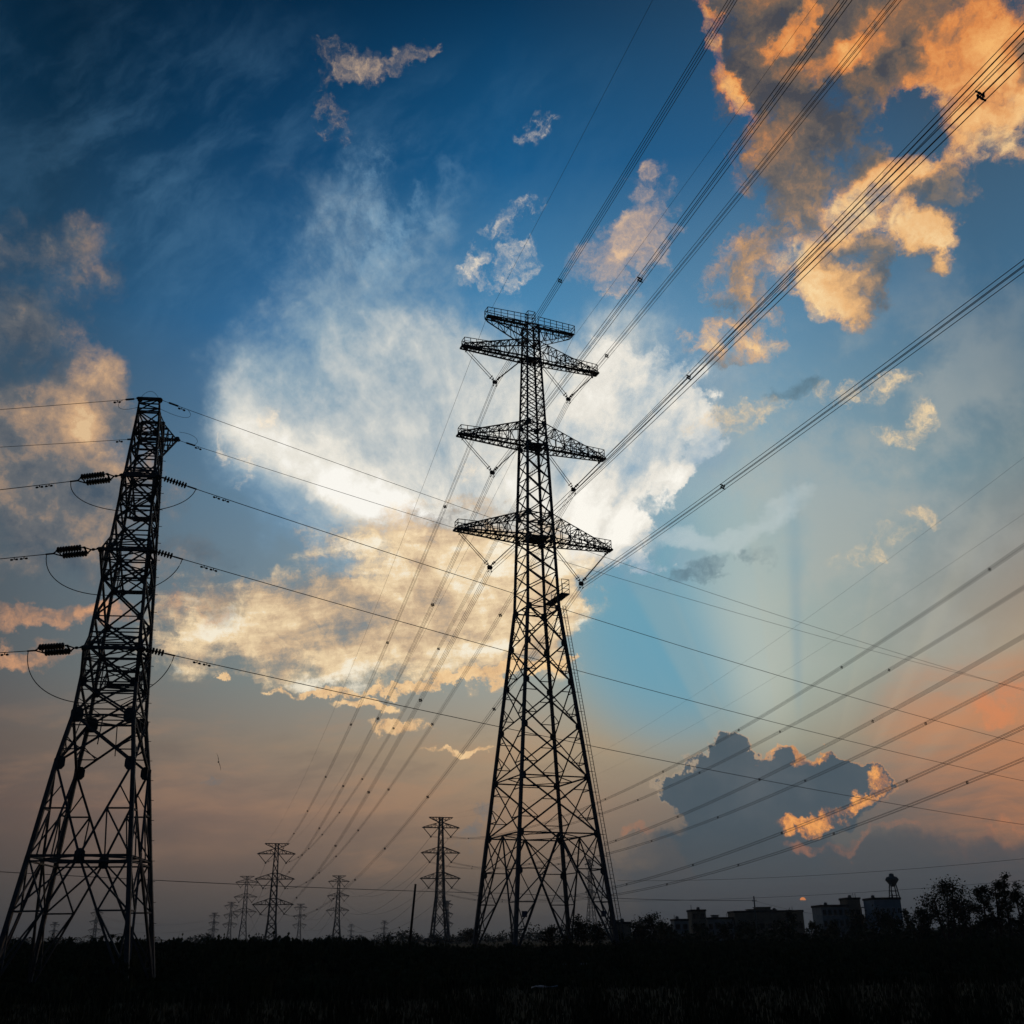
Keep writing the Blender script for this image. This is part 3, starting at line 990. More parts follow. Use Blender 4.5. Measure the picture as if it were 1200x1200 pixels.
# the second line, whose near tower stands outside the picture on the right
FAR2 = on_ground(515, 610)
NEAR2 = Vector((113.97, 73.13, 0))
AN2 = Vector((math.cos(0.2658), math.sin(0.2658), 0))
for row, zf in (('1', 55.7), ('2', 42.0), ('3', 28.5)):
    for s in (-1, 1):
        A = FAR2 + AF * (s * HX[row]) + Vector((0, 0, zf + 0.45))
        B = NEAR2 + AN2 * (s * HX[row]) + Vector((0, 0, zf + 19.68 + 0.45))
        bundle('conductor_bundle', A, B, 22.2, f'{"inner" if s < 0 else "outer"} four wire bundle of the {row_word[row]} pair climbing to the right edge',
               'bundles climbing to the right edge', 0.034, 1.0, 0.06 + 0.015 * int(row), 0.083, 64, spacer=0.05)
for s in (-1, 1):
    A = FAR2 + AF * (s * 6.8) + Vector((0, 0, 66)); B = NEAR2 + AN2 * (s * 6.8) + Vector((0, 0, 66 + 19.68))
    single('earth_wire', sagged(A, B, 17.8, 60), 0.016, f'thin {"higher" if s < 0 else "lower"} single wire above the bundles that climb to the right edge', 'earth wires above the right hand bundles')

# ------------------------------------------------------------------ far towers
big_tower('transmission_tower', FAR1, TF, 'largest of the far lattice towers at left, joined by wires to the central tower', 'far lattice towers', 29.0, False, 2.3)
big_tower('transmission_tower', FAR2, TF, 'far lattice tower standing between the leaning pole and the tall central tower', 'far lattice towers', 17.0, False, 2.3)
TWR = [  # px, distance, drop, rotation, thickness, label
    (394, 1110, 20.0, 14, 2.6, 'far lattice tower standing alone midway between the larger far tower and the leaning pole'),
    (284, 1080, 21.0, 14, 2.6, 'far lattice tower just left of the largest far tower, topped by the passing wire'),
    (268, 1750, 22.0, 12, 3.2, 'small far tower, second from the left in the distant row'),
    (249, 2300, 24.0, 10, 4.0, 'small faint tower at the left end of the distant row'),
    (350, 1850, 23.0, 12, 3.4, 'small far tower between the largest far tower and the lone one to its right'),
    (110, 1900, 26.0, 10, 3.4, 'small far tower seen through the legs of the tension tower, the taller of two'),
    (62, 2500, 34.0, 10, 4.0, 'small far tower seen through the legs of the tension tower, the shorter of two'),
    (450, 3000, 32.0, 10, 4.6, 'tiny far tower left of the leaning pole'),
    (411, 3400, 34.0, 10, 4.6, 'tiniest far tower, right of the lone far lattice tower'),
    (524, 1700, 26.0, -35, 3.0, 'slim far tower half hidden behind the tower next to the leaning pole'),
    (694, 1150, 5.0, 60, 1.5, 'far tower seen through the right legs of the central tower'),
]
PLACED = {}
for px, D, drop, rot, th, lab in TWR:
    P = on_ground(px, D)
    PLACED[px] = (P, drop, R(rot))
    big_tower('transmission_tower', P, R(rot), lab, 'far lattice towers', drop, False, th)


def far_span(P0, d0, r0, P1, d1, r1, sag, r, what):
    A0, A1 = Vector((math.cos(r0), math.sin(r0), 0)), Vector((math.cos(r1), math.sin(r1), 0))
    for row in '123':
        for s in (-1, 1):
            single('far_conductor', sagged(P0 + A0 * s * HX[row] + Vector((0, 0, ZL[row] - d0)), P1 + A1 * s * HX[row] + Vector((0, 0, ZL[row] - d1)), sag, 26), r,
                   f'distant sagging line, {row_word[row]} {side_word[s]} of six, {what}', 'distant sagging lines ' + what)


far_span(FAR1, 29.0, TF, PLACED[284][0], 21.0, R(14), 13, 0.07, 'leaving the largest far tower')
far_span(FAR2, 17.0, TF, PLACED[394][0], 20.0, R(14), 19, 0.07, 'between the lone far tower and the leaning pole')
far_span(PLACED[394][0], 20.0, R(14), PLACED[350][0], 23.0, R(12), 22, 0.09, 'behind the lone far tower')
far_span(PLACED[249][0], 24.0, R(10), PLACED[110][0], 26.0, R(10), 14, 0.11, 'at the far left of the horizon')

# ------------------------------------------------------------------ the tension tower on the left
T1 = 0.1175
LT = Vector((-18.86, 48.54, 0))
lt = empty('tension_tower', LT, T1, 'black lattice tower at the left edge with thick gusset plates and short arms', 'pylon')


def lw(z):
    for (z0, w0), (z1, w1) in zip(((-1, 2.85), (5.515, 2.082), (9.47, 1.649), (11.67, 1.317), (28.5, 0.50)), ((5.515, 2.082), (9.47, 1.649), (11.67, 1.317), (28.5, 0.50), (40, 0.1))):
        if z <= z1:
            return w0 + (w1 - w0) * (z - z0) / (z1 - z0)


ZTOP = 27.55
for i in range(4):
    mb = MB()
    cx_, cy_ = CORN[i]
    zs = (-0.3, 5.515, 9.47, 11.67, 14.5, 19.3, ZTOP)
    ws = (0.19, 0.18, 0.17, 0.15, 0.14, 0.12)
    for z0, z1, w in zip(zs[:-1], zs[1:], ws):
        mb.bar(corner(lw(z0), z0, i), corner(lw(z1), z1, i), w)
    for z, q in ((9.47, 0.24), (11.67, 0.28), (13.2, 0.18), (14.9, 0.15), (16.4, 0.15), (18.3, 0.16), (19.8, 0.14), (21.5, 0.12), (22.6, 0.12), (24, 0.11), (25.4, 0.11), (26.4, 0.11)):
        p = corner(lw(z), z, i)
        mb.plate(p + Vector((-cx_ * q * 0.55, 0, 0)), (q, 0, 0), (0, 0, q * 1.25), 0.025)
        mb.plate(p + Vector((0, -cy_ * q * 0.55, 0)), (0, q, 0), (0, 0, q * 1.25), 0.025)
    mb.build('leg', STEEL, lt)
mb = MB()
k_frame(mb, lw(0), lw(5.515), 0, 5.515, (0.95, 3.3), 0.105, 0.07)
for i in range(4):
    j = (i + 1) % 4
    A, B = corner(lw(5.515), 5.515, i), corner(lw(5.515), 5.515, j)
    A1, B1 = corner(lw(9.47), 9.47, i), corner(lw(9.47), 9.47, j)
    mid_ = (A + B) / 2
    mb.bar(A, B, 0.12, 'L'); mb.bar(lerp(A, B, 0.0) + Vector((0, 0, -0.22)), lerp(A, B, 1.0) + Vector((0, 0, -0.22)), 0.07)
    mb.bar(mid_, (B + corner(lw(5.515), 5.515, (j + 1) % 4)) / 2, 0.07)
    n_ = Vector((CORN[i][1] - CORN[j][1], CORN[j][0] - CORN[i][0], 0)).normalized()
    mb.plate(mid_, (B - A).normalized() * 0.22, (0, 0, 0.30), 0.03)
    for P0, P1 in ((A, A1), (B, B1)):
        mb.bar(mid_, P1, 0.105, 'L')
        p, q = lerp(P0, P1, 0.5), lerp(mid_, P1, 0.5)
        mb.bar(p, q, 0.07); mb.bar(P0, q, 0.065); mb.bar(lerp(P0, mid_, 0.5), q, 0.055); mb.bar(p, lerp(mid_, P1, 0.75), 0.05)
    A2, B2 = corner(lw(11.67), 11.67, i), corner(lw(11.67), 11.67, j)
    panel_x(mb, A1, B1, A2, B2, 0.11, 'L', 0.05)
    mb.bar(A2, B2, 0.09, 'L')
    mb.bar(A2 + Vector((0, 0, 0.25)), B2 + Vector((0, 0, 0.25)), 0.05)
    mb.bar((A2 + B2) / 2, (B2 + corner(lw(11.67), 11.67, (j + 1) % 4)) / 2, 0.06)
    mb.bar(lerp(A1, A2, 0.5), lerp(A1, B2, 0.3), 0.05); mb.bar(lerp(B1, B2, 0.5), lerp(B1, A2, 0.3), 0.05)
    mb.bar((A1 + B1) / 2 + Vector((0, 0, 0.8)), (A2 + B2) / 2, 0.04)
lev = [11.67, 13.2, 14.9, 16.4, 18.3, 19.8, 21.5, 22.6, 24.0, 25.4, 26.4, ZTOP]
for z0, z1 in zip(lev[:-1], lev[1:]):
    for i in range(4):
        j = (i + 1) % 4
        panel_x(mb, corner(lw(z0), z0, i), corner(lw(z0), z0, j), corner(lw(z1), z1, i), corner(lw(z1), z1, j), 0.095 if z0 < 20 else 0.08, 'L', 0.04 if z0 < 14 else 0)
        mb.bar(corner(lw(z1), z1, i), corner(lw(z1), z1, j), 0.06, 'L')
mb.build('bracing', STEEL, lt)


def tip_arm(k, hw, z, zl, zu, xo=0.0, n=3, wc=0.10, wl=0.05, sgn=-1):
    """short arm along local y, tip edge hw wide to each side"""
    mb = MB()
    tips = (Vector((xo - hw, sgn * k, z)), Vector((xo + hw, sgn * k, z)))
    los = [Vector((q * lw(zl), sgn * lw(zl), zl)) for q in (-1, 1)]
    ups = [Vector((q * lw(zu), sgn * lw(zu), zu)) for q in (-1, 1)]
    for q in (0, 1):
        mb.bar(los[q], tips[q], wc, 'L'); mb.bar(ups[q], tips[q], wc, 'L')
        for i in range(1, n + 1):
            a, b = (i - 1) / n, i / n
            mb.bar(lerp(los[q], tips[q], b), lerp(ups[q], tips[q], b), wl)
            mb.bar(lerp(los[q], tips[q], a), lerp(ups[q], tips[q], b), wl)
    for pr in (los, ups):
        for i in range(n + 1):
            a = i / n
            mb.bar(lerp(pr[0], tips[0], a), lerp(pr[1], tips[1], a), wl * 1.1)
            if i < n:
                b = (i + 1) / n
                q = i % 2
                mb.bar(lerp(pr[q], tips[q], a), lerp(pr[1 - q], tips[1 - q], b), wl)
    mb.bar(tips[0] - Vector((0.08, 0, 0)), tips[1] + Vector((0.08, 0, 0)), 0.14)
    for q in (0, 1):
        mb.plate(tips[q], (0.15, 0, 0), (0, 0.15, 0), 0.03)
        mb.plate(tips[q] + Vector((0, 0.12 * -sgn, 0)), (0.12, 0, 0), (0, 0, 0.14), 0.03)
    return mb


TIPS = {'3': (2.4, 1.29, 14.5, 13.2, 15.6, 0.30), '2': (2.2, 1.18, 19.35, 18.2, 20.6, 0.22), '1': (1.9, 0.85, 23.33, 22.2, 24.3, 0.36)}
for row, (k, hw, z, zl, zu, xo) in TIPS.items():
    tip_arm(k, hw, z, zl, zu, xo).build('cross_arm', STEEL, lt)
    tip_arm({'3': 3.0, '2': 3.0, '1': 2.8}[row], hw * 0.55, z - 0.5, zl, zu, -0.35, 3, sgn=1).build('cross_arm', STEEL, lt)
tip_arm(1.9, 0.49, 27.61, 26.2, ZTOP - 0.05, 0.30, 3, 0.08).build('earth_wire_arm', STEEL, lt)
tip_arm(2.2, 0.98, 27.33, 25.6, ZTOP - 0.05, 0.0, 3, 0.08, sgn=1).build('earth_wire_arm', STEEL, lt)
mb = MB()
for k in range(58):
    z = 1.5 + k * 0.45
    c = corner(lw(z), z, 2)
    mb.bar(c, c + Vector((0.20 if k % 2 else 0.05, 0.05 if k % 2 else 0.2, 0)), 0.025)
mb.build('step_bolts', STEEL, lt)
for i in range(4):
    c = corner(lw(0), 0, i)
    m2 = MB()
    m2._ring([[c + Vector((x * q, y * q, zz)) for x, y in CORN] for q, zz in ((0.4, -0.3), (0.4, 0.0), (0.28, 0.1))])
    m2.build('footing', CONC, lt)

# its conductors, insulators, loops
A1v = Vector((math.cos(T1), math.sin(T1), 0)); B1v = Vector((-math.sin(T1), math.cos(T1), 0))


def lt_world(x, y, z):
    return LT + A1v * x + B1v * y + Vector((0, 0, z))


AZR = 0.8664
DR = Vector((math.sin(AZR), math.cos(AZR), 0))
SLR = {'E': 0.0559, 'F': 0.0349, '1': 0.0731, '2': 0.0715, '3': 0.0642}
AZL = R(-82)
DL = Vector((math.sin(AZL), math.cos(AZL), 0))
EDGE = {'E': 480, 'F': 524, '1': 574, '2': 655, '3': 765}
ROWN = {'1': 'top', '2': 'middle', '3': 'bottom'}


def to_plane(S0, dh, px, py):
    """where the ray of a photo pixel meets the vertical plane through S0 along dh"""
    n = Vector((-dh.y, dh.x, 0))
    d = direction(px, py)
    u = (S0 - EYE).dot(n) / d.dot(n)
    return EYE + d * u


def right_path(S0, key, t0, t1, n=50):
    return [S0 + DR * t + Vector((0, 0, -SLR[key] * t + 3.03e-4 * t * t)) for t in [t0 + (t1 - t0) * i / n for i in range(n + 1)]]


def left_path(S0, key, t0, t1, n=30):
    E = to_plane(S0, DL, 0, EDGE[key])
    te = (E - S0).dot(DL)
    sl = (E.z - S0.z) / te - 3e-4 * te
    return [S0 + DL * t + Vector((0, 0, sl * t + 3e-4 * t * t)) for t in [t0 + (t1 - t0) * i / n for i in range(n + 1)]]


def disc_string(mb, a, d, n, pitch=0.146):
    prof = [(-0.06, 0.02), (0, 0.02)]
    for i in range(n):
        q = i * pitch
        prof += [(q, 0.03), (q + 0.02, 0.055), (q + 0.055, 0.155), (q + 0.075, 0.155), (q + 0.08, 0.05), (q + 0.11, 0.03), (q + pitch - 0.001, 0.03)]
    prof += [(n * pitch + 0.06, 0.02)]
    mb.lathe(a, a + d, prof, 14)
    return mb


def line_wire(key, S0, path, t_off, label, group):
    root = empty('line_wire', path[0], 0, label, 'power line', group)
    p0 = path[0]
    MB().tube([p - p0 for p in path], 0.0185 if key in '123' else 0.013, 6).build('wire', ALU, root, smooth=True)
    # vibration dampers: a short messenger with two weights below the wire
    for off in ((1.15, 1.65) if key in '123' else (1.2,)):
        i = 0
        acc = 0.0
        while i < len(path) - 2 and acc + (path[i + 1] - path[i]).length < off:
            acc += (path[i + 1] - path[i]).length; i += 1
        d = (path[i + 1] - path[i]).normalized()
        q = path[i] + d * (off - acc) - p0
        mb = MB()
        mb.bar(q, q - Vector((0, 0, 0.10)), 0.035)
        a, b = q - d * 0.19 - Vector((0, 0, 0.11)), q + d * 0.19 - Vector((0, 0, 0.11))
        mb.bar(a, b, 0.016)
        for e, sg in ((a, 1), (b, -1)):
            mb.lathe(e, e + d * sg, [(0, 0.03), (0.02, 0.05), (0.10, 0.05), (0.13, 0.02)], 8)
        mb.build('damper', HARD, root)
    return root


for row, (k, hw, z, zl, zu, xo) in TIPS.items():
    tl, tr = lt_world(xo - hw, -k, z), lt_world(xo + hw, -k, z)
    # left: two strings of discs between yoke plates
    lp = left_path(tl, row, 0.0, 3.2, 32)
    d = (lp[4] - lp[0]).normalized()
    sd = Vector((-d.y, d.x, 0)).normalized()
    root = empty('double_insulator', tl, 0, f'paired disc strings on the left of the {ROWN[row]} arm of the tension tower', 'insulator', 'double insulators of the tension tower')
    q1, q2 = d * 0.72, d * 2.04
    for e in (-1, 1):
        off = sd * 0.17 * e + Vector((0, 0, 0.085 * e)) + d * 0.06 * e
        disc_string(MB(), q1 + off + d * 0.08, d, 9, 0.137).build('insulator_string', PORC, root)
    mb = MB()
    mb.bar((0, 0, 0), d * 0.30, 0.05); mb.lathe(d * 0.25, d * 1.0, [(0, 0.03), (0.06, 0.07), (0.12, 0.07), (0.18, 0.03)], 8)
    ends = [q1 + sd * 0.17 * e + Vector((0, 0, 0.085 * e)) for e in (-1, 1)]
    for e in ends:
        mb.bar(d * 0.45, e, 0.05); mb.bar(e - d * 0.05, e + d * 0.08, 0.07)
    mb.bar(ends[0], ends[1], 0.06)
    mb.build('fitting', HARD, root)
    mb = MB()
    ends2 = [q2 + sd * 0.17 * e + Vector((0, 0, 0.085 * e)) for e in (-1, 1)]
    for e in ends2:
        mb.bar(e - d * 0.1, e, 0.06); mb.bar(e, d * 2.36, 0.05)
    mb.bar(ends2[0], ends2[1], 0.05)
    mb.bar(d * 2.3, d * 2.75, 0.06)
    mb.build('fitting', HARD, root)
    cl = tl + d * 2.7
    t0 = (cl - tl).dot(DL)
    line_wire(row, tl, left_path(tl, row, t0, 75), 0, f'{ROWN[row]} of the three thick wires leaving the tension tower past the left edge', 'wires leaving the tension tower to the left')
    # right: one string
    rp = right_path(tr, row, 0.0, 4.0, 32)
    d2 = (rp[8] - rp[0]).normalized()
    root = empty('single_insulator', tr, 0, f'single disc string on the right of the {ROWN[row]} arm of the tension tower', 'insulator', 'single insulators of the tension tower')
    ln0, nd = {'1': (0.22, 8), '2': (0.10, 6), '3': (0.08, 6)}[row]
    disc_string(MB(), d2 * (ln0 + 0.08), d2, nd, 0.15).build('insulator_string', PORC, root)
    mb = MB()
    mb.bar((0, 0, 0), d2 * (ln0 + 0.06), 0.05); mb.lathe(d2 * 0.02, d2, [(0, 0.03), (0.03, 0.05), (0.08, 0.05), (0.11, 0.03)], 8)
    mb.build('fitting', HARD, root)
    mb = MB().bar(d2 * (ln0 + 0.12 + nd * 0.15), d2 * (ln0 + 0.6 + nd * 0.15), 0.06)
    mb.build('fitting', HARD, root)
    cr2 = tr + d2 * (ln0 + 0.55 + nd * 0.15)
    t0 = (cr2 - tr).dot(DR)
    line_wire(row, tr, right_path(tr, row, t0, 190, 60), 0, f'{ROWN[row]} of the three thick wires crossing from the tension tower to the right edge', 'wires crossing to the right')
    # the jumper loop under the arm
    dep = {'1': 2.0, '2': 2.7, '3': 3.2}[row]
    c0, c3 = cl + Vector((0, 0, -0.04)), cr2 + Vector((0, 0, -0.04))
    c1 = c0 + Vector((0.15, -0.25, -dep)); c2 = c3 + Vector((-0.4, -0.35, -dep * 0.95))
    pts = []
    for i in range(41):
        t = i / 40
        pts.append(c0 * (1 - t) ** 3 + c1 * 3 * t * (1 - t) ** 2 + c2 * 3 * t * t * (1 - t) + c3 * t ** 3)
    single('jumper_loop', pts, 0.021, f'slack loop of wire hanging under the {ROWN[row]} arm of the tension tower', 'jumper loops of the tension tower')
for key, k, hw, z, xo, sg, wl_ in (('E', 1.9, 0.49, 27.61, 0.30, -1, 'upper'), ('F', 2.2, 0.98, 27.33, 0.0, 1, 'lower')):
    tl, tr = lt_world(xo - hw, sg * k, z), lt_world(xo + hw, sg * k, z)
    w_ = line_wire(key, tl, left_path(tl, key, 0, 75), 0, f'{wl_} of the two thin wires leaving the tension tower top past the left edge', 'thin wires of the tension tower')
    m3 = MB(); d = (left_path(tl, key, 0, 2)[-1] - tl).normalized()
    m3.bar(d * 0.3, d * 0.75, 0.07)
    m3.build('clamp', HARD, w_)
    w_ = line_wire(key, tr, right_path(tr, key, 0, 190, 60), 0, f'{wl_} of the two thin wires crossing from the tension tower top to the right', 'thin wires of the tension tower')
    m3 = MB(); d2 = (right_path(tr, key, 0, 2)[-1] - tr).normalized()
    m3.bar(d2 * 0.5, d2 * 1.0, 0.07)
    m3.build('clamp', HARD, w_)
    loops = [(tl, d, 0.9)] if key == 'E' else []
    loops += [(tr, d2, 1.5 if key == 'E' else 0.9)]
    for (tp, dd, ln) in loops:
        e = tp + dd * ln
        up = -1 if key == 'E' else 1
        q0, q3 = e, tp + Vector((0, 0, 0.5 * up)) + dd * 0.05
        q1, q2 = e + dd * 0.45 + Vector((0, 0, 0.25 * up)), e + dd * 0.2 + Vector((0, 0, 0.75 * up))
        pts = [q0 * (1 - t) ** 3 + q1 * 3 * t * (1 - t) ** 2 + q2 * 3 * t * t * (1 - t) + q3 * t ** 3 for t in [i / 20 for i in range(21)]]
        sdw = 'left' if tp is tl else 'right'
        single('earth_loop', pts, 0.010, f'small curl of thin wire beside the {"peak" if key == "E" else "rear peak"} of the tension tower, {sdw} side', 'small wire curls on the tension tower', cat='wire loop')
pk = [lt_world(0.30 - 0.45 + 0.9 * t, -1.9, 27.65 + 1.0 * t * (1 - t) * 1.6) for t in [i / 16 for i in range(17)]]
single('earth_loop', pk, 0.010, 'arched thin wire joining both ends over the peak of the tension tower', 'small wire curls on the tension tower', cat='wire loop')

# ------------------------------------------------------------------ poles and thin distribution wires
def px_x(px, Y):
    d = direction(px, 1095)
    return d.x / d.y * Y


base = on_ground(478, 85)
top = at(487, 1036, 85)
o = MB().tube([(0, 0, -0.4), (top - base) * 0.5, top - base], 0.115, 8, 0.08).build('utility_pole', WOOD, None, base, True)
tag(o, 'bare leaning wooden pole standing in the grass left of the central tower', 'pole')
b2 = on_ground(888, 235)
t2 = at(887, 1050, 235)
up_ = empty('utility_pole', b2, 0, 'upright utility pole with small crossarm in front of the long building', 'pole')
MB().tube([(0, 0, -0.4), (0, 0, t2.z)], 0.20, 8, 0.13).build('shaft', CONC, up_, smooth=True)
mb = MB().bar((-0.45, 0, t2.z - 1.0), (0.45, 0, t2.z - 1.0), 0.10)
for x in (-0.4, 0.0, 0.4):
    mb.lathe((x, 0, t2.z - 0.93), (x, 0, t2.z), [(0, 0.05), (0.08, 0.08), (0.2, 0.04)], 8)
mb.build('crossarm', HARD, up_)
for i, dy in enumerate((-0.5, 0.5)):
    A = at(-60, 1018, 128) + Vector((0, dy, 0))
    Pm = at(600, 1047, 203) + Vector((0, dy, 0))
    E_ = Vector((b2.x, b2.y + dy, t2.z - 0.9))
    pts = sagged(A, Pm, 0.4, 30) + sagged(Pm, E_, 0.35, 20)[1:]
    single('distribution_wire', pts, 0.026, f'low wire along the horizon from the left edge to the upright pole, {"nearer" if i == 0 else "farther"}', 'low wires along the horizon')
single('distribution_wire', sagged(Vector((b2.x, b2.y, t2.z - 0.9)), at(1000, 1073, 330), 1.0, 20), 0.035, 'thin low wire dropping from the upright pole toward the flat roofs', 'low wires along the horizon')
single('distribution_wire', sagged(at(724, 1032, 420), at(1260, 1000, 300), 2.0, 40), 0.05, 'thin low wire rising to the right above the water tower', 'low wires along the horizon')
single('distribution_wire', sagged(at(724, 1056, 420), at(1260, 1026, 300), 1.5, 40), 0.045, 'thin low wire passing behind the water tower tank', 'low wires along the horizon')


# ------------------------------------------------------------------ buildings on the right
def block(name, x0, x1, ytop, Y, depth, mat, label, rz=0.0, wins=None, upper=None, parapet=0.4, extra=None):
    """flat roofed house between two pixel columns; wins = (columns, rows, first row height)"""
    ax, bx = px_x(x0, Y), px_x(x1, Y)
    w = bx - ax
    hgt = at((x0 + x1) / 2, ytop, Y).z
    root = empty(name, ((ax + bx) / 2, Y + depth / 2, 0), rz, label, 'building', 'flat roofed houses on the right')
    MB().box((0, 0, hgt / 2 - 0.25), (w, depth, hgt + 0.5)).build('wall', mat, root)
    mb = MB().box((0, 0, hgt + 0.10), (w + 0.5, depth + 0.5, 0.2))
    for sx in (-1, 1):
        mb.box((sx * (w / 2 + 0.1), 0, hgt + 0.2 + parapet / 2), (0.18, depth + 0.3, parapet))
        mb.box((0, sx * (depth / 2 + 0.1), hgt + 0.2 + parapet / 2), (w + 0.02, 0.18, parapet))
    mb.build('roof', ROOFM, root)
    if wins:
        nc, nr, z0 = wins
        for r_ in range(nr):
            for c_ in range(nc):
                x = -w / 2 + w * (c_ + 0.5) / nc
                z = z0 + r_ * 3.1
                if z + 0.9 > hgt:
                    continue
                ww = min(1.6, w / nc * 0.55)
                f = MB()
                for dx in (-ww / 2, 0, ww / 2):
                    f.box((x + dx, -depth / 2 - 0.04, z), (0.09, 0.10, 1.5))
                for dz in (-0.75, 0.75):
                    f.box((x, -depth / 2 - 0.045, z + dz), (ww + 0.2, 0.12, 0.09))
                fo = f.build('window', WHITE if mat is TILEW else HARD, root)
                MB().box((x, -depth / 2 - 0.02, z), (ww, 0.03, 1.5)).build('pane', GLASS, fo)
    if upper:
        for (u0, u1, uy, dd) in upper:
            a2, c2 = px_x(u0, Y) - root.location.x, px_x(u1, Y) - root.location.x
            h2 = at((u0 + u1) / 2, uy, Y).z
            MB().box(((a2 + c2) / 2, 0.5, (hgt + h2) / 2 + 0.15), (c2 - a2, dd, h2 - hgt)).build('roof_room', mat, root)
            MB().box(((a2 + c2) / 2, 0.5, h2 + 0.22), (c2 - a2 + 0.6, dd + 0.6, 0.16)).build('roof_slab', ROOFM, root)
    # clutter on the roof: a cistern and a pipe
    rn = random.Random(int(x0 * 7))
    cx0 = rn.uniform(-0.3, 0.3) * w
    MB().lathe((cx0, 1.5, hgt + 0.2), (cx0, 1.5, hgt + 2), [(0, 0.55), (1.1, 0.55), (1.3, 0.2)], 12).build('cistern', CONC, root)
    px0 = rn.choice((-0.38, 0.4)) * w
    MB().tube([(px0, -1, hgt + 0.1), (px0, -1, hgt + rn.uniform(1.2, 2.2))], 0.09, 6).build('vent_pipe', HARD, root)
    return root, hgt, w


block('house', 718, 740, 1083, 300, 8, PLASTER2, 'low house beside the right foot of the central tower', wins=(3, 1, 1.8), upper=[(720, 728, 1079.5, 3)])
block('house', 791, 808, 1079, 360, 8, PLASTER, 'smallest flat roofed house, left of the square tall one', wins=(2, 2, 1.8))
block('house', 812, 829, 1068, 365, 9, PLASTER2, 'square tall house left of the long building', wins=(2, 3, 1.8))
block('house', 830, 861, 1077, 372, 9, PLASTER, 'low house between the square tall house and the long building', wins=(4, 2, 1.8), upper=[(839, 846, 1073, 3)])
block('house', 863, 944, 1069, 370, 12, PLASTER2, 'long building with stepped roof behind the upright pole', wins=(9, 2, 1.8), upper=[(883, 894, 1066, 4), (893, 909, 1063.5, 6), (909, 916, 1066.5, 5)])
block('house', 966, 998, 1062.5, 340, 11, PLASTER, 'three storey house with rows of windows and a stair tower', wins=(5, 3, 2.0), upper=[(983, 988, 1061, 3)])
block('house', 997.5, 1013, 1054, 347, 8, PLASTER2, 'narrow tall house joined to the three storey one', wins=(2, 3, 2.0))
# an open roofed terrace
ax, bx = px_x(1017, 345), px_x(1030, 345)
h_ = at(1023, 1063, 345).z
op = empty('open_shelter', ((ax + bx) / 2, 347, 0), 0, 'small open shelter with thin posts left of the pale blue building', 'shelter')
MB().box((0, 0, h_), (bx - ax, 5, 0.25)).build('roof', ROOFM, op)
MB().box((0, 0, h_ / 2 - 1.9), (bx - ax - 0.3, 4.6, h_ - 2.4)).build('wall', PLASTER, op)
for sx in (-1, 1):
    for sy in (-1, 1):
        MB().box((sx * ((bx - ax) / 2 - 0.25), sy * 2.1, h_ - 1.6), (0.22, 0.22, 3.0)).build('post', CONC, op)
pb, ph, pw = block('house', 1029, 1061, 1054, 335, 10, TILEW, 'pale blue building under the water tower', wins=(5, 3, 2.2))
# antennas on the roofs
for px, yb, yt, Y, lab in ((1000, 1054, 1046, 345, 'thin aerial on the narrow tall house'), (992, 1062, 1053, 340, 'thin aerial on the three storey house'), (852, 1077, 1070, 372, 'thin aerial on the low house')):
    P = at(px, yb, Y + 3)
    tag(MB().tube([(0, 0, -0.1), (0, 0, at(px, yt, Y + 3).z - P.z)], 0.05, 6).bar((-0.5, 0, 1.4), (0.5, 0, 1.4), 0.04).bar((-0.4, 0, 1.1), (0.4, 0, 1.1), 0.04).build('aerial', HARD, None, P), lab, 'aerial', 'roof aerials')

# water tower on the pale blue roof
Yw = 339
W0 = at(1048.5, 1054, Yw)
zt = lambda y: at(1048.5, y, Yw).z - W0.z
wt = empty('water_tower', W0, 0, 'water tower with round tank on splayed legs above the pale blue building', 'water tower')
zb0, zb1, zb2, zb3 = zt(1039), zt(1032), zt(1027.5), zt(1023.5)
pxm = Yw * 1.07 / F
MB().lathe((0, 0, 0), (0, 0, 1), [(zb0, 2.0 * pxm), (zb0 + 0.3, 2.6 * pxm), (zb1, 6.2 * pxm), (zb1 + 0.5, 6.4 * pxm), (zb2, 5.0 * pxm), (zb2 + 0.15, 2.6 * pxm), (zb3 - 0.2, 2.4 * pxm), (zb3, 1.2 * pxm)], 20).build('tank', CONC, wt, smooth=True)
MB().lathe((0, 0, 0), (0, 0, 1), [(zb1 + 0.1, 6.7 * pxm), (zb1 + 0.35, 6.7 * pxm)], 20).build('tank_rim', CONC, wt)
for i in range(4):
    x, y = CORN[i]
    mb = MB().bar((x * 4.2 * pxm, y * 4.2 * pxm, -0.2), (x * 2.4 * pxm, y * 2.4 * pxm, zb0 + 0.9), 0.28)
    mb.build('leg', CONC, wt)
mb = MB()
for q in (0.3, 0.65):
    k = (4.2 + (2.4 - 4.2) * q) * pxm
    for i in range(4):
        mb.bar(corner(k, zb0 * q, i), corner(k, zb0 * q, (i + 1) % 4), 0.16)
mb.build('tie_beam', CONC, wt)


# ------------------------------------------------------------------ vegetation
def leaf_quad(mb, p, size, rnd):
    a = Vector((rnd.gauss(0, 1), rnd.gauss(0, 1), rnd.gauss(0, 0.7))).normalized()
    b = a.cross(Vector((rnd.gauss(0, 1), rnd.gauss(0, 1), rnd.gauss(0, 1)))).normalized()
    s = size * rnd.uniform(0.6, 1.3)
    o = len(mb.v)
    for x, y in ((-0.5, 0), (0, 0.32), (0.6, 0), (0, -0.32)):
        mb.v.append(tuple(p + a * x * s + b * y * s))
    mb.f.append((o, o + 1, o + 2, o + 3))


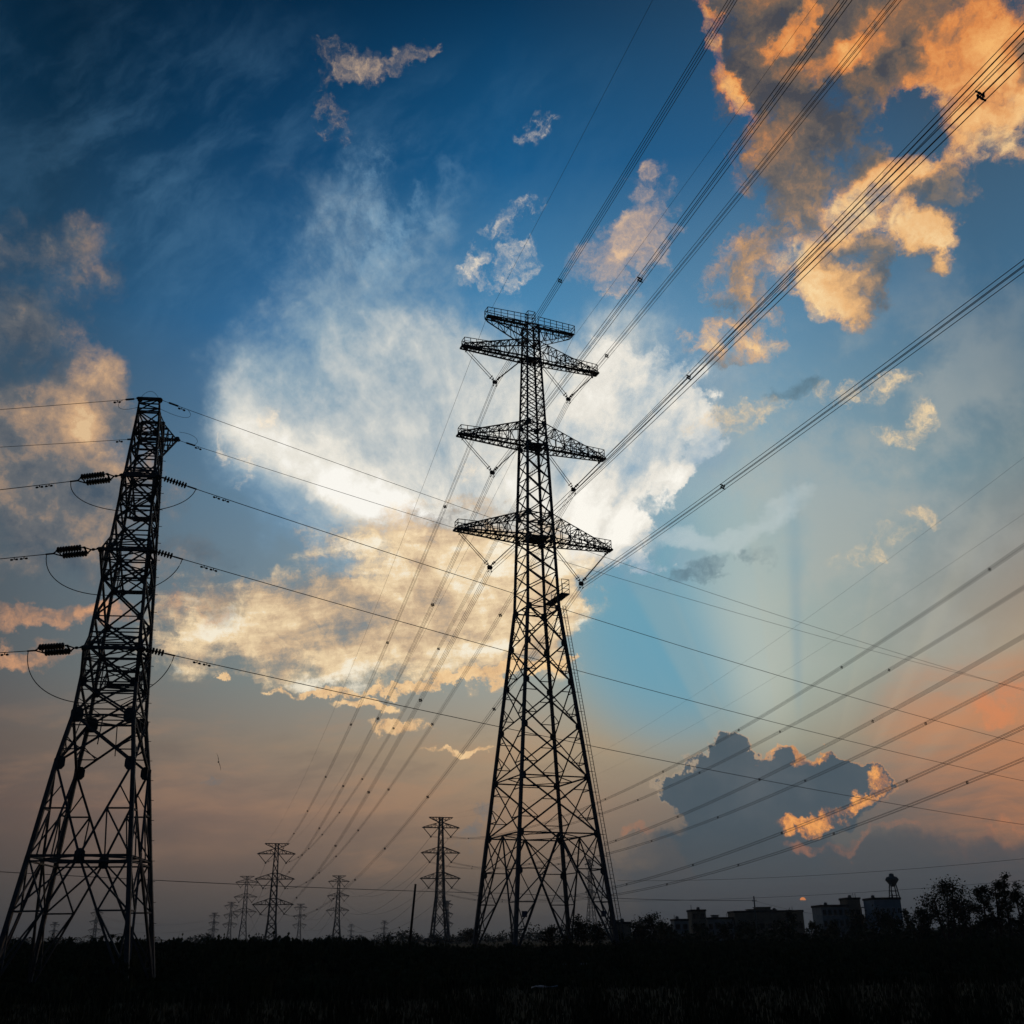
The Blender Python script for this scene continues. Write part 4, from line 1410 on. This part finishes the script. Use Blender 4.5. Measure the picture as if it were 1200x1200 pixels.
def tree(name, loc, h, spread, label, seed, leaves=2600, leaf=0.34, bare=0.3, airy=1.0, group=None, trunks=1, mat=None):
    rnd = random.Random(seed)
    root = empty(name, loc, 0, label, 'tree', group)
    tb, cb = MB(), MB()
    tips = []
    for t in range(trunks):
        ox, oy = rnd.uniform(-1, 1) * spread * 0.3 * (trunks > 1), rnd.uniform(-1, 1) * spread * 0.3 * (trunks > 1)
        lean = Vector((rnd.uniform(-0.12, 0.12), rnd.uniform(-0.12, 0.12), 1))
        p = Vector((ox, oy, -0.2))
        pts = [p]
        hh = h * rnd.uniform(0.72, 0.92)
        for k in range(1, 7):
            lean += Vector((rnd.uniform(-0.08, 0.08), rnd.uniform(-0.08, 0.08), 0))
            pts.append(pts[-1] + lean.normalized() * hh / 6)
        tb.tube(pts, h * 0.022, 7, h * 0.006)
        nl = max(6, int(13 / trunks ** 0.5))
        for k in range(nl):
            u = bare + (1 - bare) * (k + rnd.random()) / nl
            i = min(5, int(u * 6))
            q = lerp(pts[i], pts[i + 1], u * 6 - i)
            an = rnd.uniform(0, 6.283)
            ln = spread * rnd.uniform(0.45, 1.0) * (1.15 - 0.55 * u)
            d = Vector((math.cos(an), math.sin(an), rnd.uniform(0.35, 1.1)))
            m1 = q + d * ln * 0.5
            m2 = m1 + (d + Vector((rnd.uniform(-0.3, 0.3), rnd.uniform(-0.3, 0.3), 0.35))) * ln * 0.45
            tb.tube([q, m1, m2], h * 0.008, 5, h * 0.0025)
            tips += [(m1, 0.7), (m2, 1.0), (lerp(m1, m2, 0.5), 0.85)]
            for e in range(2):
                s2 = lerp(m1, m2, rnd.random())
                e2 = s2 + Vector((rnd.uniform(-1, 1), rnd.uniform(-1, 1), rnd.uniform(0, 1))) * ln * 0.4
                tb.tube([s2, e2], h * 0.003, 4, h * 0.0015)
                tips.append((e2, 0.8))
        tips.append((pts[-1], 1.0)); tips.append((pts[-2], 0.8))
    for k in range(leaves):
        c, w = rnd.choice(tips)
        r_ = spread * 0.20 * w * airy
        p = c + Vector((rnd.gauss(0, r_), rnd.gauss(0, r_), rnd.gauss(0, r_ * 0.8)))
        if p.z > 0.1:
            leaf_quad(cb, p, leaf, rnd)
    tb.build('trunk', BARK, root, smooth=True)
    cb.build('crown', mat or LEAF, root)
    return root


TREES = [
    (704, 1084, 240, 13, 'round tree against the left wall of the low house', 1300, 0.1, 3),
    (822, 1082, 300, 9, 'small dark tree in front of the square tall house', 800, 0.1, 2),
    (848, 1083, 310, 10, 'small dark tree in front of the house between the tall and long ones', 900, 0.1, 2),
    (915, 1080, 300, 11, 'dark tree before the middle of the long building', 1000, 0.1, 2),
    (978, 1079, 295, 10, 'dark tree before the left half of the three storey house', 1000, 0.1, 2),  # px, top row, distance, spread in px, label, leaves, bare, trunks
    (1113, 1029, 190, 27, 'broad round tree between the pale blue building and the tall slender trees', 3600, 0.25, 3),
    (1158, 1018, 180, 13, 'tallest slender tree near the right edge', 2000, 0.25, 1),
    (1174, 1021, 186, 13, 'slender tree just right of the tallest one', 1700, 0.25, 1),
    (1187, 1023, 178, 12, 'slender bushy topped tree, third near the right edge', 1700, 0.3, 1),
    (1204, 1026, 182, 13, 'tree cut by the right edge', 1800, 0.25, 1),
    (1136, 1044, 196, 15, 'short tree filling the gap beside the tallest slender tree', 1800, 0.2, 2),
    (1083, 1060, 200, 14, 'low round dark tree right of the pale blue building', 2200, 0.05, 3),
    (1066, 1062, 240, 7, 'thin sapling at the corner of the pale blue building', 500, 0.3, 1),
    (683, 1079, 210, 15, 'leafy tree behind the right legs of the central tower', 1500, 0.2, 2),
    (643, 1086, 230, 9, 'small tree left of the one behind the central tower legs', 800, 0.15, 2),
    (765, 1075, 260, 16, 'wide low tree between the two lowest houses', 2000, 0.1, 3),
    (748, 1083, 250, 10, 'bush like tree beside the low house', 1000, 0.1, 2),
    (785, 1083, 270, 10, 'dense small tree left of the smallest house', 1000, 0.1, 2),
    (931, 1059, 330, 9, 'thin tree poking above the roof of the long building', 600, 0.5, 1),
    (953, 1078, 320, 7, 'round little tree in the gap beside the long building', 700, 0.1, 2),
    (880, 1085, 300, 16, 'spreading low tree in front of the long building', 1300, 0.1, 2),
    (1005, 1072, 300, 13, 'dark tree in front of the narrow tall house', 1600, 0.1, 2),
    (1040, 1070, 290, 17, 'dark tree in front of the pale blue building', 2000, 0.1, 3),
    (552, 1088, 420, 10, 'low tree just right of the far tower near the pole', 600, 0.1, 2),
]
for i, (px, yt, D, sp_, lab, lv_, ba, tk) in enumerate(TREES):
    P = on_ground(px, D)
    h = at(px, yt, D).z
    m = D * 1.06 / F
    tree('broadleaf_tree', P, h, sp_ * m * 0.95, lab, 40 + i, lv_, max(0.3, 2.1 * m), ba, 1.0, 'trees on the horizon', tk)

# the far wood along the horizon: hundreds of crowns running together
rnd = random.Random(5)
mb = MB()
for i in range(900):
    px = rnd.uniform(-60, 1260)
    D = rnd.uniform(540, 1100)
    hp = 5.6 + 1.6 * math.sin(px * 0.031) + 1.2 * math.sin(px * 0.083 + 1) + 0.8 * math.sin(px * 0.21 + 2)
    if 540 < px < 760:
        hp += 1.8
    if px < 460:
        hp *= 0.85
    hp *= rnd.uniform(0.55, 1.25)
    P = on_ground(px, D)
    rx = rnd.uniform(1.6, 4.2)
    for k in range(52):
        v = Vector((rnd.gauss(0, 1), rnd.gauss(0, 1), rnd.gauss(0, 1))).normalized() * rnd.uniform(0.55, 1.05)
        z = hp * 0.5 + v.z * hp * 0.5
        leaf_quad(mb, Vector((P.x + v.x * rx, P.y + v.y * rx, max(0.1, z))), 1.15, rnd)
tag(mb.build('far_wood', LEAF2), 'dark belt of far trees along the horizon', 'woods', kind='stuff')
# hedges in front of the houses
mb = MB()
for i in range(11000):
    px = rnd.uniform(725, 1230)
    D = rnd.uniform(205, 300)
    hp = 2.7 + 0.9 * math.sin(px * 0.05) + 0.8 * math.sin(px * 0.13 + 1) + 0.5 * math.sin(px * 0.4) + (1.5 if px > 1080 else 0)
    P = on_ground(px, D)
    leaf_quad(mb, Vector((P.x, P.y, rnd.random() ** 0.8 * hp * (0.6 + 0.5 * rnd.random()))), 0.85, rnd)
tag(mb.build('hedge', LEAF), 'dark scrub growing in front of the houses', 'scrub', kind='stuff')


def blades(name, mat, n, region, hgt, width, label, cat, seed, lean=0.25, seeds=False):
    """grass: each blade a bent two segment leaf; region gives (px, distance), hgt gives its height"""
    rnd = random.Random(seed)
    mb = MB()
    for i in range(n):
        px, D = region(rnd)
        P = on_ground(px, D)
        h = hgt(px, D, rnd)
        an = rnd.uniform(0, 6.283)
        dx, dy = math.cos(an), math.sin(an)
        l_ = h * rnd.uniform(0, lean)
        w = width * rnd.uniform(0.6, 1.4)
        a2 = rnd.uniform(0, 6.283)
        wx, wy = math.cos(a2) * w, math.sin(a2) * w
        o = len(mb.v)
        q = P + Vector((dx * l_ * 0.35, dy * l_ * 0.35, h * 0.6))
        t = P + Vector((dx * l_, dy * l_, h))
        mb.v += [(P.x - wx, P.y - wy, -0.05), (P.x + wx, P.y + wy, -0.05), (q.x + wx * 0.8, q.y + wy * 0.8, q.z), (q.x - wx * 0.8, q.y - wy * 0.8, q.z), tuple(t)]
        mb.f += [(o, o + 1, o + 2, o + 3), (o + 3, o + 2, o + 4)]
        if seeds and rnd.random() < 0.25:
            o = len(mb.v)
            k = w * 2.2
            mb.v += [(t.x - k, t.y, t.z - 0.02), (t.x, t.y + k, t.z + 0.12), (t.x + k, t.y, t.z - 0.02), (t.x, t.y, t.z - 0.2)]
            mb.f.append((o, o + 1, o + 2, o + 3))
    o = mb.build(name, mat)
    return tag(o, label, cat, kind='stuff')


def clump(px, D):
    return 0.5 + 0.25 * math.sin(px * 0.045 + D * 0.06) + 0.25 * math.sin(px * 0.11 - D * 0.035 + 2)


def reed_h(px, D, r):
    k = max(0.0, min(1.0, (500 - px) / 110.0))
    h = 1.22 + 0.62 * k + 0.75 * (clump(px * 1.3, D * 1.5) - 0.5)
    h *= max(0.25, min(1.0, (D - 36 - 9 * math.sin(px * 0.037) - 5 * math.sin(px * 0.11 + 1)) / 30))
    return h * r.uniform(0.66, 1.10) * (1.22 if r.random() < 0.04 else 1.0)


blades('reeds', REED, 30000, lambda r: (r.uniform(-60, 520), 42 + 95 * r.random()), reed_h, 0.045, 'tall reeds behind the tension tower', 'reeds', 3, 0.3, True)
blades('tall_grass', REED, 21000, lambda r: (r.uniform(480, 1260), 48 + 112 * r.random()), lambda px, D, r: max(0.3, min(1.0, (D - 42 - 10 * math.sin(px * 0.031) - 6 * math.sin(px * 0.09 + 2)) / 40)) * (0.85 + 0.65 * clump(px * 1.2, D * 1.4)) * r.uniform(0.6, 1.12), 0.05, 'tall grass across the middle of the field', 'tall grass', 7, 0.3, True)
blades('grass', GRASS, 46000, lambda r: (r.uniform(-60, 1260), 23 + 75 * r.random() ** 1.5), lambda px, D, r: (0.16 + 0.40 * clump(px, D) ** 2) * r.uniform(0.5, 1.3), 0.018, 'short rough grass in the foreground', 'grass', 8, 0.6)
blades('dry_stalks', STRAW, 2600, lambda r: (r.uniform(-60, 1260), 24 + 60 * r.random()), lambda px, D, r: (0.35 + 0.5 * clump(px * 1.7, D)) * r.uniform(0.5, 1.2), 0.010, 'scattered dry pale stalks in the grass', 'dry stalks', 9, 0.5, True)

# palm like plants in the reeds behind the tension tower
for i, (px, D, yt, lab) in enumerate(((131, 118, 1083, 'tallest palm like plant, right of the middle of the tower legs'), (110, 122, 1086, 'palm like plant with drooping leaves left of the tallest one'), (84, 120, 1089, 'palm like plant, third from the right under the tower'),
                                      (178, 112, 1089, 'palm like plant behind the right tower leg'), (60, 125, 1091, 'low palm like plant near the left tower legs'))):
    rn = random.Random(70 + i)
    P = on_ground(px, D)
    h = at(px, yt, D).z
    root = empty('palm_plant', P, 0, lab, 'plant', 'palm like plants in the reeds')
    MB().tube([(0, 0, -0.1), (0.05, 0, h * 0.4), (0, 0.04, h * 0.68)], 0.12, 7, 0.08).build('stem', BARK, root)
    for k in range(11):
        an = k * 2.4 + rn.uniform(-0.3, 0.3)
        L = rn.uniform(0.9, 1.4)
        up2 = rn.uniform(0.2, 1.3)
        ring, prev = [], None
        mb = MB()
        rows_ = []
        for q in range(6):
            u = q / 5
            c = Vector((math.cos(an) * L * u, math.sin(an) * L * u, h * 0.66 + up2 * L * (u * 0.9 - 0.75 * u * u)))
            wv = Vector((-math.sin(an), math.cos(an), 0)) * (0.16 * math.sin(math.pi * min(1, 0.12 + u * 0.88)) + 0.01)
            rows_.append((c - wv, c + Vector((0, 0, -0.04)), c + wv))
        for q in range(6):
            mb.v += [tuple(v) for v in rows_[q]]
        for q in range(5):
            a = q * 3
            mb.f += [(a, a + 1, a + 4, a + 3), (a + 1, a + 2, a + 5, a + 4)]
        mb.build('frond', LEAF, root)

# scrub at the feet of the central tower
for i, (px, D, h, lab) in enumerate(((669, 120, 2.6, 'dense bush at the dark middle foot of the central tower'), (602, 122, 1.8, 'low bush at the near left foot of the central tower'), (727, 121, 1.7, 'low bush at the right foot of the central tower'), (640, 112, 1.5, 'low bush between the feet of the central tower'))):
    rn = random.Random(120 + i)
    bush = empty('bush', on_ground(px, D), 0, lab, 'bush', 'bushes by the central tower')
    st, cw = MB(), MB()
    for k in range(7):
        an = rn.uniform(0, 6.28)
        e = Vector((math.cos(an) * h * 0.35, math.sin(an) * h * 0.35, h * rn.uniform(0.6, 0.95)))
        st.tube([(0, 0, -0.1), e * 0.5 + Vector((0, 0, 0.1)), e], 0.035, 5, 0.012)
        for q in range(110):
            t_ = rn.uniform(0.2, 1.0)
            leaf_quad(cw, e * t_ + Vector((rn.gauss(0, h * 0.14), rn.gauss(0, h * 0.14), rn.gauss(0, h * 0.10))), 0.22, rn)
    st.build('stem', BARK, bush)
    cw.build('foliage', LEAF, bush)

# litter caught in the grass
SHEET = material('dusty plastic sheet', (0.34, 0.36, 0.40), 0.6, 0.0, 0.2, 3.0)
for i, (px, py, w, lab) in enumerate(((552, 1134, 1.6, 'pale plastic sheet lying left of the central tower'), (677, 1133, 2.2, 'largest pale plastic sheet, lying in front of the central tower'), (637, 1161, 1.0, 'small pale scrap lying in the foreground grass'), (475, 1131, 0.9, 'pale scrap at the foot of the leaning pole'), (760, 1136, 0.5, 'tiny pale scrap right of the central tower'))):
    D = 2.0 * 1318 / (py - 1100)
    P = on_ground(px, D)
    rn = random.Random(90 + i)
    mb = MB()
    n = 7
    for a in range(n):
        for b in range(4):
            mb.v.append(((a / (n - 1) - 0.5) * w, (b / 3 - 0.5) * w * 0.3, 0.22 + rn.uniform(0, 0.14)))
    for a in range(n - 1):
        for b in range(3):
            k = a * 4 + b
            mb.f.append((k, k + 4, k + 5, k + 1))
    # thickness
    m0 = len(mb.v)
    mb.v += [(x, y, z - 0.02) for x, y, z in mb.v]
    mb.f += [tuple(m0 + q for q in f)[::-1] for f in list(mb.f)]
    tag(mb.build('plastic_sheet', SHEET, None, P), lab, 'litter', 'litter in the field')

# a swallow wheeling above the far towers
P = at(256, 893, 60)
bird = empty('bird', P, 0.4, 'small dark bird banking in flight above the far towers', 'bird')
bird.rotation_euler = (0.2, 1.25, 0.5)
mb = MB().lathe((0, -0.2, 0), (0, 0.2, 0), [(-0.02, 0.004), (0.05, 0.025), (0.14, 0.045), (0.24, 0.042), (0.30, 0.028), (0.34, 0.03), (0.37, 0.022), (0.41, 0.004)], 10)
mb.v += [(-0.01, -0.19, 0), (0.01, -0.19, 0), (0.05, -0.36, 0.0), (-0.05, -0.36, 0.0), (0, -0.27, 0.01)]
q = len(mb.v) - 5
mb.f += [(q, q + 1, q + 4), (q + 1, q + 2, q + 4), (q, q + 4, q + 3)]
mb.build('body', FEATHER, bird, smooth=True)
for s in (-1, 1):
    mb = MB()
    up = [(0.02, 0.10, 0.02), (0.18, 0.14, 0.06), (0.36, 0.02, 0.05), (0.50, -0.14, 0.0), (0.34, -0.06, 0.04), (0.18, 0.0, 0.05), (0.02, -0.04, 0.02)]
    mb.v = [(s * x, y, z) for x, y, z in up] + [(s * x, y, z - 0.008) for x, y, z in up]
    n = len(up)
    mb.f = [tuple(range(n)), tuple(range(2 * n - 1, n - 1, -1))] + [(i, (i + 1) % n, n + (i + 1) % n, n + i) for i in range(n)]
    mb.build('wing', FEATHER, bird)

# ------------------------------------------------------------------ evening air
hz = bpy.data.materials.new('evening haze')
hz.use_nodes = True
ht = hz.node_tree
ht.nodes.clear()
vol = ht.nodes.new('ShaderNodeVolumePrincipled')
vol.inputs['Color'].default_value = (0.86, 0.90, 0.95, 1)
vol.inputs['Density'].default_value = 1.15e-4
vol.inputs['Anisotropy'].default_value = 0.2
ho = ht.nodes.new('ShaderNodeOutputMaterial')
ht.links.new(vol.outputs[0], ho.inputs['Volume'])
hb = MB().box((0, 10, 55), (13600, 13600, 112)).build('haze', hz)
tag(hb, 'thin evening haze', 'haze', kind='stuff')
S.cycles.volume_bounces = 0
